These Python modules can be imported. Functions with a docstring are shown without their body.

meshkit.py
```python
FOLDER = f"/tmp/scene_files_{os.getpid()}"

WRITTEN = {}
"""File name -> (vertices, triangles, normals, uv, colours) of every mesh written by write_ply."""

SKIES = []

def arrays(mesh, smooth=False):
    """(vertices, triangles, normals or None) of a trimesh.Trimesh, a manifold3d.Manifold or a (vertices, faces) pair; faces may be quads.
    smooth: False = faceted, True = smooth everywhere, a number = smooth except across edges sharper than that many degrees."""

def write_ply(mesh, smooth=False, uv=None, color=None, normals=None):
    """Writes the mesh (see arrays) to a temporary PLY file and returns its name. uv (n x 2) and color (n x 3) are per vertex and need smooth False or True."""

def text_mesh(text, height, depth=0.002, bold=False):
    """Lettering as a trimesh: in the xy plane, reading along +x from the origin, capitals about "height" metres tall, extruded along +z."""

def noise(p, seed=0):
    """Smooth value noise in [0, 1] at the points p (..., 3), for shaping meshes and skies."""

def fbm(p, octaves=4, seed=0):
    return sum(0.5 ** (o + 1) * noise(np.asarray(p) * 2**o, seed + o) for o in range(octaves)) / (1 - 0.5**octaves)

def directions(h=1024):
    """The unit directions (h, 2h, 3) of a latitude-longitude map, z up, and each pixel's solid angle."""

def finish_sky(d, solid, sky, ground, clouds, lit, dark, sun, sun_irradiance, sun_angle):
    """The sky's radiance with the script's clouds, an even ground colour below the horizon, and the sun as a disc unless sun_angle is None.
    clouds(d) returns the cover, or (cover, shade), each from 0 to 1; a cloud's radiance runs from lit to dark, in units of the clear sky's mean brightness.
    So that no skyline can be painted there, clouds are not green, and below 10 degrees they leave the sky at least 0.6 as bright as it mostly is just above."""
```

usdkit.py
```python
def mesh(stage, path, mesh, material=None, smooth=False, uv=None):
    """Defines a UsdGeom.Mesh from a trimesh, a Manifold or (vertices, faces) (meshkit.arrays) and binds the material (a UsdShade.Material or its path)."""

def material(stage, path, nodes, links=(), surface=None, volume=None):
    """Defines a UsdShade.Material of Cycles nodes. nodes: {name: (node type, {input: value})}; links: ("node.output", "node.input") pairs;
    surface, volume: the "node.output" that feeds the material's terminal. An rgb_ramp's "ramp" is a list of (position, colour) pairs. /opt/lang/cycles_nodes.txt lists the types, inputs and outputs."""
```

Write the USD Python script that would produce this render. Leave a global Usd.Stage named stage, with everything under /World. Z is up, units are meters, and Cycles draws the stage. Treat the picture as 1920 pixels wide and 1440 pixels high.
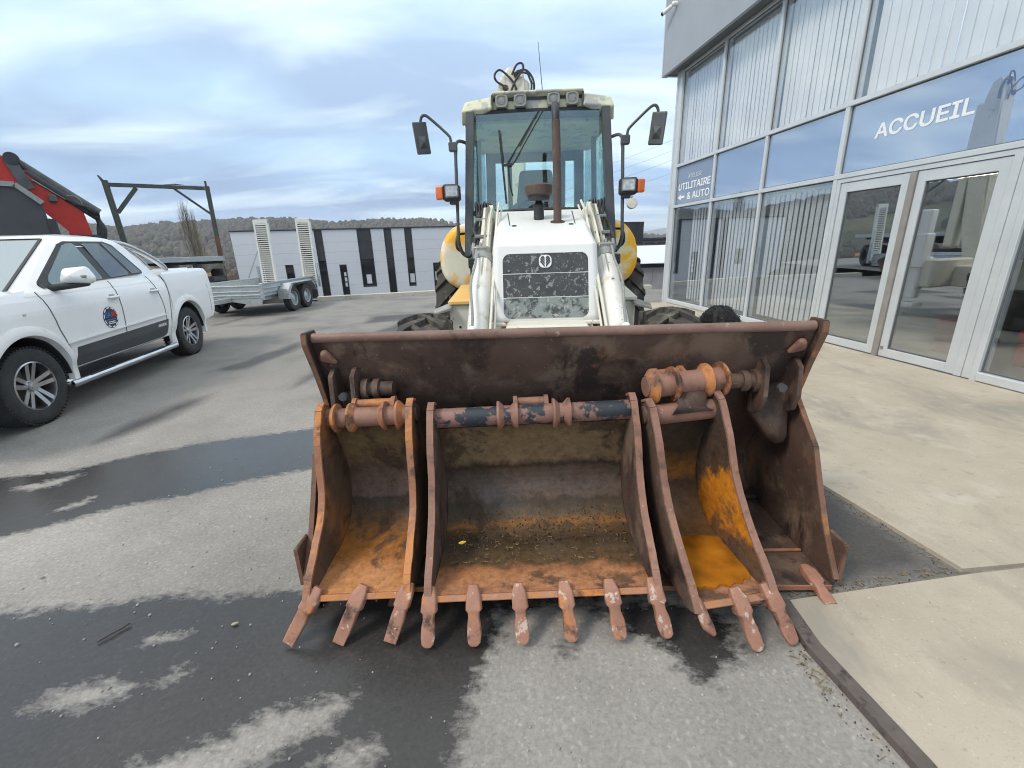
import math, random
import numpy as np, trimesh, manifold3d as m3, shapely.geometry as sg
import usdkit, meshkit
from pxr import Usd, UsdGeom, UsdLux, UsdShade, Sdf, Gf, Vt

stage = Usd.Stage.CreateInMemory()
UsdGeom.SetStageUpAxis(stage, UsdGeom.Tokens.z)
UsdGeom.SetStageMetersPerUnit(stage, 1.0)
UsdGeom.Xform.Define(stage, '/World')
UsdGeom.Scope.Define(stage, '/World/Looks')
rnd = random.Random(7)
nrs = np.random.RandomState(7)

# ------------------------------------------------------------------ camera
PITCH, ROLL, EYE, FPX = math.radians(17.6), math.radians(1.9), 1.53, 820.0
fwd = np.array([0, math.cos(PITCH), -math.sin(PITCH)])
u0 = np.array([0, math.sin(PITCH), math.cos(PITCH)])
r0 = np.array([1.0, 0, 0])
rt = math.cos(ROLL) * r0 - math.sin(ROLL) * u0
up = math.sin(ROLL) * r0 + math.cos(ROLL) * u0
cam = UsdGeom.Camera.Define(stage, '/World/camera')
cam.AddTransformOp().Set(Gf.Matrix4d(*rt, 0, *up, 0, *(-fwd), 0, 0, 0, EYE, 1))
cam.CreateHorizontalApertureAttr(36.0)
cam.CreateVerticalApertureAttr(27.0)
cam.CreateFocalLengthAttr(FPX / 1920 * 36)
cam.CreateClippingRangeAttr(Gf.Vec2f(0.05, 20000))
cam.CreateExposureAttr(0.62)

# ------------------------------------------------------------------ sun and sky
SUN = np.array([-0.62, -0.38, 0.80]); SUN /= np.linalg.norm(SUN)
SKY = 0.10
sun = UsdLux.DistantLight.Define(stage, '/World/sun')
sun.CreateIntensityAttr(0.4); sun.CreateAngleAttr(16.0); sun.CreateColorAttr(Gf.Vec3f(1, 0.90, 0.78))
sun.CreateNormalizeAttr(True)
zax = SUN; xax = np.cross([0, 0, 1], zax); xax /= np.linalg.norm(xax); yax = np.cross(zax, xax)
sun.AddTransformOp().Set(Gf.Matrix4d(*xax, 0, *yax, 0, *zax, 0, 0, 0, 50, 1))

def mat(name, nodes, links, surface='p.BSDF', volume=None):
    return usdkit.material(stage, '/World/Looks/' + name, nodes, links, surface=surface, volume=volume)

k = 1 / SKY
def kc(*c): return tuple(k * x for x in c)
sky_mat = mat('sky_look', {
    'tc': ('texture_coordinate', {}),
    'sep': ('separate_xyz', {}),
    'zc': ('math', {'math_type': 'add', 'value2': 0.16}),
    'zm': ('math', {'math_type': 'maximum', 'value2': 0.05}),
    'inv': ('math', {'math_type': 'divide', 'value1': 1.0}),
    'flat': ('vector_math', {'vector_math_type': 'scale'}) if False else ('vector_math', {'math_type': 'scale'}),
    'warp': ('mapping', {'scale': (0.75, 1.15, 1.0), 'location': (3.3, 1.7, 0.4)}),
    'n1': ('noise_texture', {'scale': .80, 'detail': 6.0, 'roughness': .50, 'distortion': 0.3}),
    'n2': ('noise_texture', {'scale': 1.25, 'detail': 7.0, 'roughness': .52, 'distortion': 0.5}),
    'map2': ('mapping', {'scale': (0.6, 1.3, 1.0), 'location': (7.1, 0.2, 2.4)}),
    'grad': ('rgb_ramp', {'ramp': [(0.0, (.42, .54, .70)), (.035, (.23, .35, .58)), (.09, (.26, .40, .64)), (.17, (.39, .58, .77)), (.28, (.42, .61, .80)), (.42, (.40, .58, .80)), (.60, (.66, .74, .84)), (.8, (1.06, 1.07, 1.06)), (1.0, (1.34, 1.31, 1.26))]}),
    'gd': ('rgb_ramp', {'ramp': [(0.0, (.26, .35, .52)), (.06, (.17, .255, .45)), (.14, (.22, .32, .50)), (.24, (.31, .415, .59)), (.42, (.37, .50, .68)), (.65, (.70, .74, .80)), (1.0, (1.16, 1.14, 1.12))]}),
    'cov': ('rgb_ramp', {'ramp': [(.40, (0, 0, 0)), (.64, (1, 1, 1))]}),
    'brt': ('rgb_ramp', {'ramp': [(.42, (0, 0, 0)), (.66, (1, 1, 1))]}),
    'm1': ('mix_color', {'blend_type': 'mix'}),
    'm2': ('mix_color', {'blend_type': 'mix', 'b': (.66, .80, .84)}),
    'sc': ('vector_math', {'math_type': 'scale', 'scale': k}),
    'sky': ('sky_texture', {'sky_type': 'single_scattering', 'sun_disc': False, 'sun_elevation': float(math.asin(SUN[2])), 'sun_rotation': float(math.atan2(SUN[0], SUN[1]))}),
    'm3': ('mix_color', {'blend_type': 'mix', 'fac': 0.05, 'use_clamp': False}),
    'bg': ('background_shader', {'strength': SKY}),
}, [('tc.generated', 'sep.vector'), ('sep.z', 'zc.value1'), ('zc.value', 'zm.value1'), ('zm.value', 'inv.value2'),
    ('tc.generated', 'flat.vector1'), ('inv.value', 'flat.scale'), ('flat.vector', 'warp.vector'), ('warp.vector', 'n1.vector'),
    ('flat.vector', 'map2.vector'), ('map2.vector', 'n2.vector'),
    ('sep.z', 'grad.fac'), ('sep.z', 'gd.fac'), ('n1.fac', 'cov.fac'), ('n2.fac', 'brt.fac'),
    ('cov.color', 'm1.fac'), ('grad.color', 'm1.a'), ('gd.color', 'm1.b'),
    ('brt.color', 'm2.fac'), ('m1.result', 'm2.a'), ('m2.result', 'sc.vector1'),
    ('sc.vector', 'm3.a'), ('sky.color', 'm3.b'), ('m3.result', 'bg.color')], surface='bg.background')
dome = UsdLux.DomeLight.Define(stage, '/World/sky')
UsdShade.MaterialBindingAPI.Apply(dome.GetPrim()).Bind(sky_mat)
dome.GetPrim().SetCustomDataByKey('kind', 'structure')

# ------------------------------------------------------------------ helpers
COUNT = {}
def numbered(parent, name):
    n = COUNT.get((parent, name), 0)
    COUNT[(parent, name)] = n + 1
    return name if n == 0 else '%s_%03d' % (name, n)

def tag(prim, label=None, cat=None, group=None, kind=None):
    for key, v in (('label', label), ('category', cat), ('group', group), ('kind', kind)):
        if v: prim.SetCustomDataByKey(key, v)

def thing(name, label, cat, loc=(0, 0, 0), rz=0, group=None, tilt=None):
    path = '/World/' + numbered('', name)
    x = UsdGeom.Xform.Define(stage, path)
    x.AddTranslateOp().Set(Gf.Vec3d(*map(float, loc)))
    x.AddRotateZOp().Set(float(rz))
    if tilt: x.AddRotateXYZOp().Set(Gf.Vec3f(*tilt))
    tag(x.GetPrim(), label, cat, group)
    return path

def part(parent, name, mesh, material, smooth=False, label=None):
    path = parent + '/' + numbered(parent, name)
    m = usdkit.mesh(stage, path, mesh, material, smooth=smooth)
    if label: m.GetPrim().SetCustomDataByKey('label', label)
    return path

def solo(name, mesh, material, label=None, cat=None, group=None, kind=None, smooth=False):
    path = '/World/' + numbered('', name)
    m = usdkit.mesh(stage, path, mesh, material, smooth=smooth)
    tag(m.GetPrim(), label, cat, group, kind)
    return path

def cat_(*ms): return trimesh.util.concatenate([tm(m) for m in ms])
def tm(m):
    if hasattr(m, 'to_mesh'):
        q = m.to_mesh()
        return trimesh.Trimesh(np.array(q.vert_properties[:, :3]), np.array(q.tri_verts), process=False)
    return m

def box(x0, x1, y0, y1, z0, z1, bev=0.0):
    if bev <= 0:
        b = trimesh.creation.box((abs(x1 - x0), abs(y1 - y0), abs(z1 - z0)))
        b.apply_translation(((x0 + x1) / 2, (y0 + y1) / 2, (z0 + z1) / 2)); return b
    pts = []
    for x in (min(x0, x1), max(x0, x1)):
        for y in (min(y0, y1), max(y0, y1)):
            for z in (min(z0, z1), max(z0, z1)):
                sx = 1 if x == min(x0, x1) else -1; sy = 1 if y == min(y0, y1) else -1; sz = 1 if z == min(z0, z1) else -1
                pts += [(x + sx * bev, y + sy * bev, z), (x + sx * bev, y, z + sz * bev), (x, y + sy * bev, z + sz * bev)]
    return hullp(pts)

def hullp(pts): return trimesh.Trimesh(np.array(pts, float)).convex_hull if len(pts) < 4 else trimesh.convex.convex_hull(np.array(pts, float))

def hulls(balls, seg=12):
    ms = [m3.Manifold.sphere(r, seg).translate(tuple(map(float, p))) for p, r in balls]
    return m3.Manifold.batch_hull(ms)

def frame_of(d):
    d = np.array(d, float); d /= np.linalg.norm(d)
    a = np.array([0, 0, 1.0]) if abs(d[2]) < 0.9 else np.array([1.0, 0, 0])
    x = np.cross(a, d); x /= np.linalg.norm(x); return x, np.cross(d, x), d

def rod(p, q, r, n=12, r2=None):
    p, q = np.array(p, float), np.array(q, float)
    r2 = r if r2 is None else r2
    x, y, d = frame_of(q - p)
    t = np.arange(n) * 2 * math.pi / n
    c = np.cos(t)[:, None] * x + np.sin(t)[:, None] * y
    v = np.vstack([p + c * r, q + c * r2, p[None], q[None]])
    f = []
    for i in range(n):
        j = (i + 1) % n
        f += [(i, j, n + j), (i, n + j, n + i), (2 * n, j, i), (2 * n + 1, n + i, n + j)]
    return trimesh.Trimesh(v, f, process=False)

def bar(p, q, w, h, side=None):
    """square bar from p to q"""
    p, q = np.array(p, float), np.array(q, float)
    x, y, d = frame_of(q - p)
    if side is not None:
        s = np.array(side, float); s -= d * (s @ d); x = s / np.linalg.norm(s); y = np.cross(d, x)
    v = [o + x * sx * w / 2 + y * sy * h / 2 for o in (p, q) for sx in (-1, 1) for sy in (-1, 1)]
    return hullp(v)

def smooth_path(pts, n=6):
    pts = np.array(pts, float)
    if len(pts) < 3: return pts
    P = np.vstack([2 * pts[0] - pts[1], pts, 2 * pts[-1] - pts[-2]])
    out = []
    for i in range(1, len(P) - 2):
        for t in np.arange(n) / n:
            a, b, c, d = P[i - 1], P[i], P[i + 1], P[i + 2]
            out.append(.5 * (2 * b + (c - a) * t + (2 * a - 5 * b + 4 * c - d) * t * t + (3 * b - a - 3 * c + d) * t ** 3))
    out.append(pts[-1]); return np.array(out)

def tube(pts, r, n=8, curve=True, sub=6):
    pts = smooth_path(pts, sub) if curve else np.array(pts, float)
    m = len(pts); t = np.gradient(pts, axis=0); t /= np.linalg.norm(t, axis=1)[:, None] + 1e-12
    x, _, _ = frame_of(t[0]); rings = []
    rr = np.broadcast_to(np.asarray(r, float), (m,))
    a = np.arange(n) * 2 * math.pi / n
    for i in range(m):
        x = x - t[i] * (x @ t[i]); x /= np.linalg.norm(x); y = np.cross(t[i], x)
        rings.append(pts[i] + rr[i] * (np.cos(a)[:, None] * x + np.sin(a)[:, None] * y))
    v = np.vstack(rings + [pts[:1], pts[-1:]]); f = []
    for i in range(m - 1):
        for j in range(n):
            k2 = (j + 1) % n
            f += [(i * n + j, i * n + k2, (i + 1) * n + k2), (i * n + j, (i + 1) * n + k2, (i + 1) * n + j)]
    for j in range(n):
        k2 = (j + 1) % n
        f += [(m * n, k2, j), (m * n + 1, (m - 1) * n + j, (m - 1) * n + k2)]
    return trimesh.Trimesh(v, f, process=False)

def lathe(profile, n=32, closed=True):
    """profile: (r, x) pairs, revolved about the x axis"""
    pr = np.array(profile, float); m = len(pr); a = np.arange(n) * 2 * math.pi / n
    v = np.array([[x, r * math.cos(t), r * math.sin(t)] for t in a for r, x in pr]); f = []
    for i in range(n):
        j = (i + 1) % n
        for q in range(m if closed else m - 1):
            w = (q + 1) % m
            f += [(i * m + q, j * m + w, j * m + q), (i * m + q, i * m + w, j * m + w)]
    t = trimesh.Trimesh(v, f, process=False)
    if t.volume < 0: t.invert()
    return t

def prism(poly, axis, a, b, hole=None):
    """2-D polygon extruded along axis from a to b. axis x: (y, z); y: (x, z); z: (x, y)"""
    s = poly if hasattr(poly, 'geom_type') else sg.Polygon(poly, [hole] if hole else None)
    m = trimesh.creation.extrude_polygon(s, abs(b - a), engine='earcut')
    v = np.array(m.vertices); lo = min(a, b)
    if axis == 'z': w = np.c_[v[:, 0], v[:, 1], v[:, 2] + lo]
    elif axis == 'x': w = np.c_[v[:, 2] + lo, v[:, 0], v[:, 1]]
    else: w = np.c_[v[:, 0], v[:, 2] + lo, v[:, 1]]
    m = trimesh.Trimesh(w, m.faces, process=False)
    if m.volume < 0: m.invert()
    return m

def moved(m, loc=(0, 0, 0), rot=None):
    m = tm(m).copy()
    if rot is not None:
        T = trimesh.transformations.euler_matrix(*[math.radians(a) for a in rot]); m.apply_transform(T)
    m.apply_translation(loc); return m

def basis(m, o, X, Y, Z):
    """places local axes X, Y, Z at o"""
    v = np.array(tm(m).vertices); B = np.array([X, Y, Z], float)
    r = trimesh.Trimesh(v @ B + np.array(o, float), np.array(tm(m).faces), process=False)
    if np.linalg.det(B) < 0: r.invert()
    return r

def jitter(m, amp, scale, seed=0):
    m = tm(m).copy(); v = np.array(m.vertices)
    d = np.stack([meshkit.fbm(v * scale + 17.3 * i, 3, seed + i) - .5 for i in range(3)], 1)
    m.vertices = v + d * 2 * amp; return m

# ------------------------------------------------------------------ materials
def simple(name, c1, c2=None, rough=0.5, scale=6.0, metallic=0.0, bump=0.0, bscale=60.0, lo=.35, hi=.65, coat=0.0, spec=0.5, detail=6.0, rough2=None):
    c2 = c2 or c1
    nodes = {'g': ('geometry', {}), 'n': ('noise_texture', {'scale': scale, 'detail': detail, 'roughness': .6}),
             'r': ('rgb_ramp', {'ramp': [(lo, c1), (hi, c2)]}),
             'p': ('principled_bsdf', {'roughness': rough, 'metallic': metallic, 'coat_weight': coat, 'specular_ior_level': spec})}
    links = [('g.position', 'n.vector'), ('n.fac', 'r.fac'), ('r.color', 'p.base_color')]
    if rough2 is not None:
        nodes['rr'] = ('map_range', {'from_min': lo, 'from_max': hi, 'to_min': rough, 'to_max': rough2, 'clamp': True})
        links += [('n.fac', 'rr.value'), ('rr.result', 'p.roughness')]
    if bump:
        nodes['bn'] = ('noise_texture', {'scale': bscale, 'detail': 4.0})
        nodes['b'] = ('bump', {'strength': bump, 'distance': 0.004})
        links += [('g.position', 'bn.vector'), ('bn.fac', 'b.height'), ('b.normal', 'p.normal')]
    return mat(name, nodes, links)

def layered(name, base, layers, rough=0.7, bump=0.35, bscale=90.0, metallic=0.0, bdist=0.004, spec=0.4):
    """base: (c1, c2, scale); layers: list of (colour, noise scale, from, to, seed[, stretch]) blended in by a noise threshold"""
    nodes = {'g': ('geometry', {}), 'n0': ('noise_texture', {'scale': base[2], 'detail': 8.0, 'roughness': .65}),
             'r0': ('rgb_ramp', {'ramp': [(.3, base[0]), (.7, base[1])]}),
             'p': ('principled_bsdf', {'roughness': rough, 'metallic': metallic, 'specular_ior_level': spec}),
             'bn': ('noise_texture', {'scale': bscale, 'detail': 6.0, 'roughness': .7}), 'b': ('bump', {'strength': bump, 'distance': bdist})}
    links = [('g.position', 'n0.vector'), ('n0.fac', 'r0.fac'), ('g.position', 'bn.vector'), ('bn.fac', 'b.height'), ('b.normal', 'p.normal')]
    last = 'r0.color'
    for i, l in enumerate(layers):
        col, sc, lo, hi, seed = l[:5]; st = l[5] if len(l) > 5 else (1, 1, 1)
        nodes.update({'mp%d' % i: ('mapping', {'location': (seed * 3.17, seed * 1.31, seed * 2.23), 'scale': st}),
                      'a%d' % i: ('noise_texture', {'scale': sc, 'detail': 9.0, 'roughness': .65, 'distortion': .3}),
                      'q%d' % i: ('map_range', {'from_min': lo, 'from_max': hi, 'clamp': True}),
                      'x%d' % i: ('mix_color', {'b': col})})
        links += [('g.position', 'mp%d.vector' % i), ('mp%d.vector' % i, 'a%d.vector' % i), ('a%d.fac' % i, 'q%d.value' % i), ('q%d.result' % i, 'x%d.fac' % i), (last, 'x%d.a' % i)]
        last = 'x%d.result' % i
    links.append((last, 'p.base_color'))
    return mat(name, nodes, links)

M = {}
M['white_paint'] = layered('white_paint', ((.80, .80, .79), (.74, .74, .72), 3.0), [((.60, .53, .40), 14.0, .66, .78, 1)], rough=.35, bump=.05, spec=.5)
M['ramp_paint'] = layered('ramp_paint', ((.66, .66, .63), (.58, .58, .55), 4.0), [((.36, .30, .22), 9.0, .6, .75, 3)], rough=.5, bump=.05)
M['arm_white'] = layered('arm_white', ((.74, .73, .70), (.66, .64, .58), 5.0), [((.46, .40, .30), 6.0, .55, .72, 4), ((.16, .12, .09), 16.0, .62, .70, 8)], rough=.42, bump=.08)
M['cream_paint'] = layered('cream_paint', ((.72, .70, .62), (.63, .60, .50), 4.0), [((.40, .30, .18), 11.0, .60, .74, 2), ((.14, .07, .04), 22.0, .68, .72, 5)], rough=.45, bump=.12)
M['chipped_white'] = layered('chipped_white', ((.78, .76, .70), (.70, .66, .55), 5.0), [((.22, .08, .05), 9.0, .56, .58, 3)], rough=.5, bump=.1)
M['yellow_fender'] = layered('yellow_fender', ((.74, .70, .58), (.66, .60, .46), 3.0), [((.85, .42, .015), 2.4, .44, .54, 4)], rough=.5, bump=.08)
M['orange_paint'] = layered('orange_paint', ((.75, .42, .10), (.70, .50, .20), 8.0), [((.70, .64, .5), 9.0, .6, .7, 2)], rough=.5, bump=.08)
M['roof_paint'] = layered('roof_paint', ((.66, .66, .50), (.58, .57, .40), 4.0), [((.40, .40, .38), 4.5, .53, .57, 6), ((.20, .17, .11), 16.0, .66, .76, 2)], rough=.55, bump=.1)
M['grille'] = layered('grille', ((.045, .047, .05), (.075, .078, .08), 12.0), [((.23, .25, .245), 22.0, .56, .60, 1), ((.40, .40, .36), 44.0, .62, .66, 7)], rough=.65, bump=.25)
M['grille_low'] = layered('grille_low', ((.05, .052, .055), (.09, .093, .095), 12.0), [((.23, .26, .25), 17.0, .42, .52, 3), ((.40, .41, .37), 36.0, .56, .64, 9)], rough=.65, bump=.25)
M['black'] = simple('black_plastic', (.018, .018, .02), (.035, .035, .038), rough=.5, scale=8)
M['dark_grey'] = simple('dark_grey_steel', (.05, .055, .06), (.09, .095, .1), rough=.5, scale=5)
M['pillar'] = simple('pillar_grey', (.045, .05, .055), (.07, .075, .08), rough=.4, scale=4)
M['rubber'] = layered('rubber', ((.035, .033, .03), (.075, .068, .06), 6.0), [((.16, .14, .115), 7.0, .52, .68, 1)], rough=.85, bump=.3, bscale=40)
M['car_tyre'] = simple('car_tyre', (.018, .018, .02), (.035, .034, .035), rough=.75, scale=12, bump=.1)
M['hose'] = simple('hose_rubber', (.02, .02, .022), (.04, .04, .042), rough=.55, scale=20)
M['chrome'] = simple('chrome', (.75, .75, .76), (.62, .62, .64), rough=.12, metallic=1.0)
M['alloy'] = simple('alloy', (.62, .62, .63), (.45, .45, .47), rough=.25, metallic=1.0)
M['galv'] = layered('galvanised', ((.46, .49, .50), (.36, .39, .41), 9.0), [((.58, .6, .6), 18.0, .55, .7, 2)], rough=.42, bump=.05, metallic=.55)
M['rod_steel'] = simple('rod_steel', (.42, .40, .36), (.28, .25, .2), rough=.4, metallic=.6, scale=10)
M['car_white'] = simple('car_white', (.80, .80, .81), (.77, .77, .78), rough=.3, coat=.6, scale=2)
M['car_dirty'] = layered('car_dirty', ((.78, .78, .78), (.72, .72, .71), 3.0), [((.45, .42, .38), 5.0, .55, .8, 2)], rough=.45, bump=.03)
M['car_glass'] = simple('car_glass', (.012, .016, .018), (.02, .025, .028), rough=.03, spec=.9, coat=.8)
M['red_paint'] = layered('red_paint', ((.50, .035, .022), (.42, .025, .018), 3.0), [((.2, .03, .02), 7.0, .62, .75, 4)], rough=.35, bump=.03)
M['orange_lens'] = simple('orange_lens', (.75, .17, .02), (.65, .12, .015), rough=.2, coat=.6)
M['lamp_lens'] = simple('lamp_lens', (.62, .63, .62), (.35, .36, .36), rough=.12, scale=40, coat=.8, metallic=.4)
M['lamp_grey'] = simple('lamp_grey', (.27, .27, .25), (.20, .20, .19), rough=.3, coat=.4, scale=30)
M['light_rim'] = simple('light_rim', (.34, .33, .30), (.27, .27, .24), rough=.3, coat=.4, scale=30)
M['seat_fabric'] = simple('seat_fabric', (.07, .08, .08), (.1, .11, .11), rough=.9, scale=30)
M['wire'] = simple('wire_grey', (.06, .07, .09), rough=.6)
M['rust_dark'] = layered('rust_dark', ((.055, .034, .027), (.125, .075, .056), 3.2), [((.17, .115, .085), 4.0, .50, .62, 2), ((.036, .023, .019), 3.2, .53, .60, 5, (1, 1, .55)), ((.25, .105, .04), 6.5, .62, .78, 8), ((.22, .16, .13), 60.0, .62, .70, 4)], rough=.62, bump=.5)
M['rust_inside'] = layered('rust_inside', ((.045, .028, .019), (.13, .072, .040), 4.5), [((.30, .115, .030), 3.6, .50, .68, 1), ((.018, .013, .010), 6.0, .52, .66, 6), ((.17, .10, .06), 42.0, .60, .70, 3)], rough=.65, bump=.55)
M['rust_orange'] = layered('rust_orange', ((.13, .060, .030), (.30, .115, .035), 4.0), [((.42, .155, .035), 4.5, .48, .64, 2), ((.045, .028, .020), 6.0, .56, .70, 4), ((.40, .26, .18), 15.0, .60, .74, 7)], rough=.7, bump=.5)
M['rust_edge'] = layered('rust_edge', ((.24, .105, .060), (.36, .165, .095), 9.0), [((.48, .19, .060), 6.0, .50, .60, 5), ((.055, .034, .024), 5.0, .57, .66, 9), ((.10, .055, .040), 14.0, .58, .70, 3), ((.50, .33, .27), 30.0, .64, .72, 2)], rough=.65, bump=.4)
M['rust_pink'] = layered('rust_pink', ((.20, .10, .072), (.31, .165, .12), 7.0), [((.11, .06, .045), 9.0, .54, .70, 3), ((.40, .16, .05), 11.0, .62, .74, 6), ((.45, .32, .27), 45.0, .65, .72, 2)], rough=.62, bump=.4)
M['rust_tube'] = layered('rust_tube', ((.20, .105, .085), (.27, .15, .12), 8.0), [((.028, .034, .044), 9.0, .49, .53, 4), ((.33, .22, .19), 24.0, .62, .70, 2)], rough=.55, bump=.35)
M['rust_pipe'] = layered('rust_pipe', ((.075, .050, .040), (.12, .085, .070), 8.0), [((.28, .115, .05), 6.0, .60, .68, 4), ((.18, .14, .12), 24.0, .60, .70, 2)], rough=.7, bump=.3)
M['rust_worn'] = layered('rust_worn', ((.13, .070, .048), (.21, .11, .07), 7.0), [((.34, .15, .06), 6.0, .56, .64, 5), ((.05, .032, .024), 5.0, .55, .66, 9)], rough=.6, bump=.4)
M['rust_beam'] = layered('rust_beam', ((.15, .088, .070), (.24, .145, .115), 4.0), [((.40, .16, .05), 3.0, .60, .68, 5), ((.07, .045, .036), 4.0, .55, .66, 9), ((.36, .27, .23), 35.0, .62, .70, 2)], rough=.5, bump=.35)
M['rust_tooth'] = layered('rust_tooth', ((.27, .125, .085), (.38, .195, .135), 12.0), [((.46, .18, .06), 6.0, .54, .64, 5), ((.085, .05, .036), 9.0, .54, .64, 9), ((.52, .40, .33), 20.0, .58, .63, 2)], rough=.55, bump=.5, bscale=60)
M['rust_lip'] = layered('rust_lip', ((.30, .135, .075), (.42, .22, .14), 6.0), [((.48, .18, .05), 5.0, .48, .60, 3), ((.12, .06, .035), 8.0, .55, .66, 7), ((.50, .35, .27), 22.0, .60, .70, 1), ((.055, .035, .025), 4.0, .64, .72, 12)], rough=.7, bump=.5)
M['rust_mud'] = layered('rust_mud', ((.055, .036, .020), (.12, .075, .038), 5.0), [((.27, .105, .022), 3.2, .52, .66, 5), ((.022, .016, .011), 7.0, .52, .64, 8), ((.22, .16, .10), 55.0, .62, .70, 1)], rough=.7, bump=.8, bdist=.008)
M['rust_tan'] = layered('rust_tan', ((.16, .105, .058), (.22, .15, .085), 6.0), [((.09, .052, .030), 7.0, .48, .66, 2, (1, 1, .3)), ((.26, .19, .12), 30.0, .60, .70, 5)], rough=.7, bump=.4)
def stained(name, stops, amp, seed, extra, attr='along', sc=9.0):
    """rust whose colour follows old fill and water levels along the plate (a primvar), with ragged edges"""
    nodes = {'g': ('geometry', {}), 's': ('attribute', {'attribute': attr}), 'mp': ('mapping', {'location': (seed, seed * .7, 0), 'scale': (1.0, 1.0, .7)}), 'n': ('noise_texture', {'scale': sc, 'detail': 10.0, 'roughness': .66, 'distortion': .5}),
             'h': ('math', {'math_type': 'multiply_add', 'value2': amp, 'value3': -amp * .5}), 'z': ('math', {'math_type': 'add'}), 'r': ('rgb_ramp', {'ramp': stops}),
             'n2': ('noise_texture', {'scale': 4.2, 'detail': 10.0, 'roughness': .68, 'distortion': .4}), 'm2': ('map_range', {'from_min': .53, 'from_max': .60, 'clamp': True, 'to_max': .8}), 'x2': ('mix_color', {'b': extra}),
             'n3': ('noise_texture', {'scale': 30.0, 'detail': 8.0, 'roughness': .75}), 'r3': ('rgb_ramp', {'ramp': [(.34, (.62, .60, .58)), (.52, (1, 1, 1)), (.66, (1.28, 1.24, 1.2))]}), 'x3': ('mix_color', {'blend_type': 'multiply', 'fac': 1.0}),
             'rr': ('map_range', {'from_min': .42, 'from_max': .6, 'to_min': .38, 'to_max': .8, 'clamp': True}), 'b': ('bump', {'strength': .45, 'distance': .006}), 'p': ('principled_bsdf', {'specular_ior_level': .45})}
    return mat(name, nodes, [('s.fac', 'z.value2'), ('g.position', 'mp.vector'), ('mp.vector', 'n.vector'), ('n.fac', 'h.value1'), ('h.value', 'z.value1'), ('z.value', 'r.fac'),
        ('mp.vector', 'n2.vector'), ('n2.fac', 'm2.value'), ('m2.result', 'x2.fac'), ('r.color', 'x2.a'), ('x2.result', 'x3.a'), ('g.position', 'n3.vector'), ('n3.fac', 'r3.fac'), ('r3.color', 'x3.b'), ('x3.result', 'p.base_color'),
        ('n2.fac', 'rr.value'), ('rr.result', 'p.roughness'), ('n3.fac', 'b.height'), ('b.normal', 'p.normal')])
M['stain_mid'] = stained('rust_stain_wide', [(0, (.10, .065, .036)), (.06, (.19, .125, .062)), (.17, (.21, .14, .078)), (.20, (.040, .025, .015)), (.225, (.075, .050, .034)), (.31, (.105, .072, .058)), (.355, (.095, .062, .046)), (.375, (.045, .029, .017)), (.46, (.075, .046, .022)), (.50, (.21, .088, .020)), (.525, (.10, .052, .020)), (.58, (.042, .027, .015)), (.64, (.085, .055, .028)), (.685, (.10, .058, .028)), (.70, (.25, .105, .045)), (.735, (.37, .165, .075)), (.80, (.36, .17, .10))], .13, 3.0, (.055, .034, .020))
M['stain_left'] = stained('rust_stain_left', [(0, (.07, .045, .026)), (.08, (.17, .115, .052)), (.17, (.16, .105, .055)), (.20, (.12, .075, .055)), (.30, (.15, .092, .070)), (.345, (.14, .085, .062)), (.36, (.045, .028, .018)), (.42, (.075, .045, .024)), (.50, (.16, .072, .024)), (.58, (.30, .115, .026)), (.66, (.34, .135, .038)), (.72, (.46, .205, .085)), (.8, (.48, .22, .09))], .14, 8.0, (.062, .036, .020))
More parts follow.
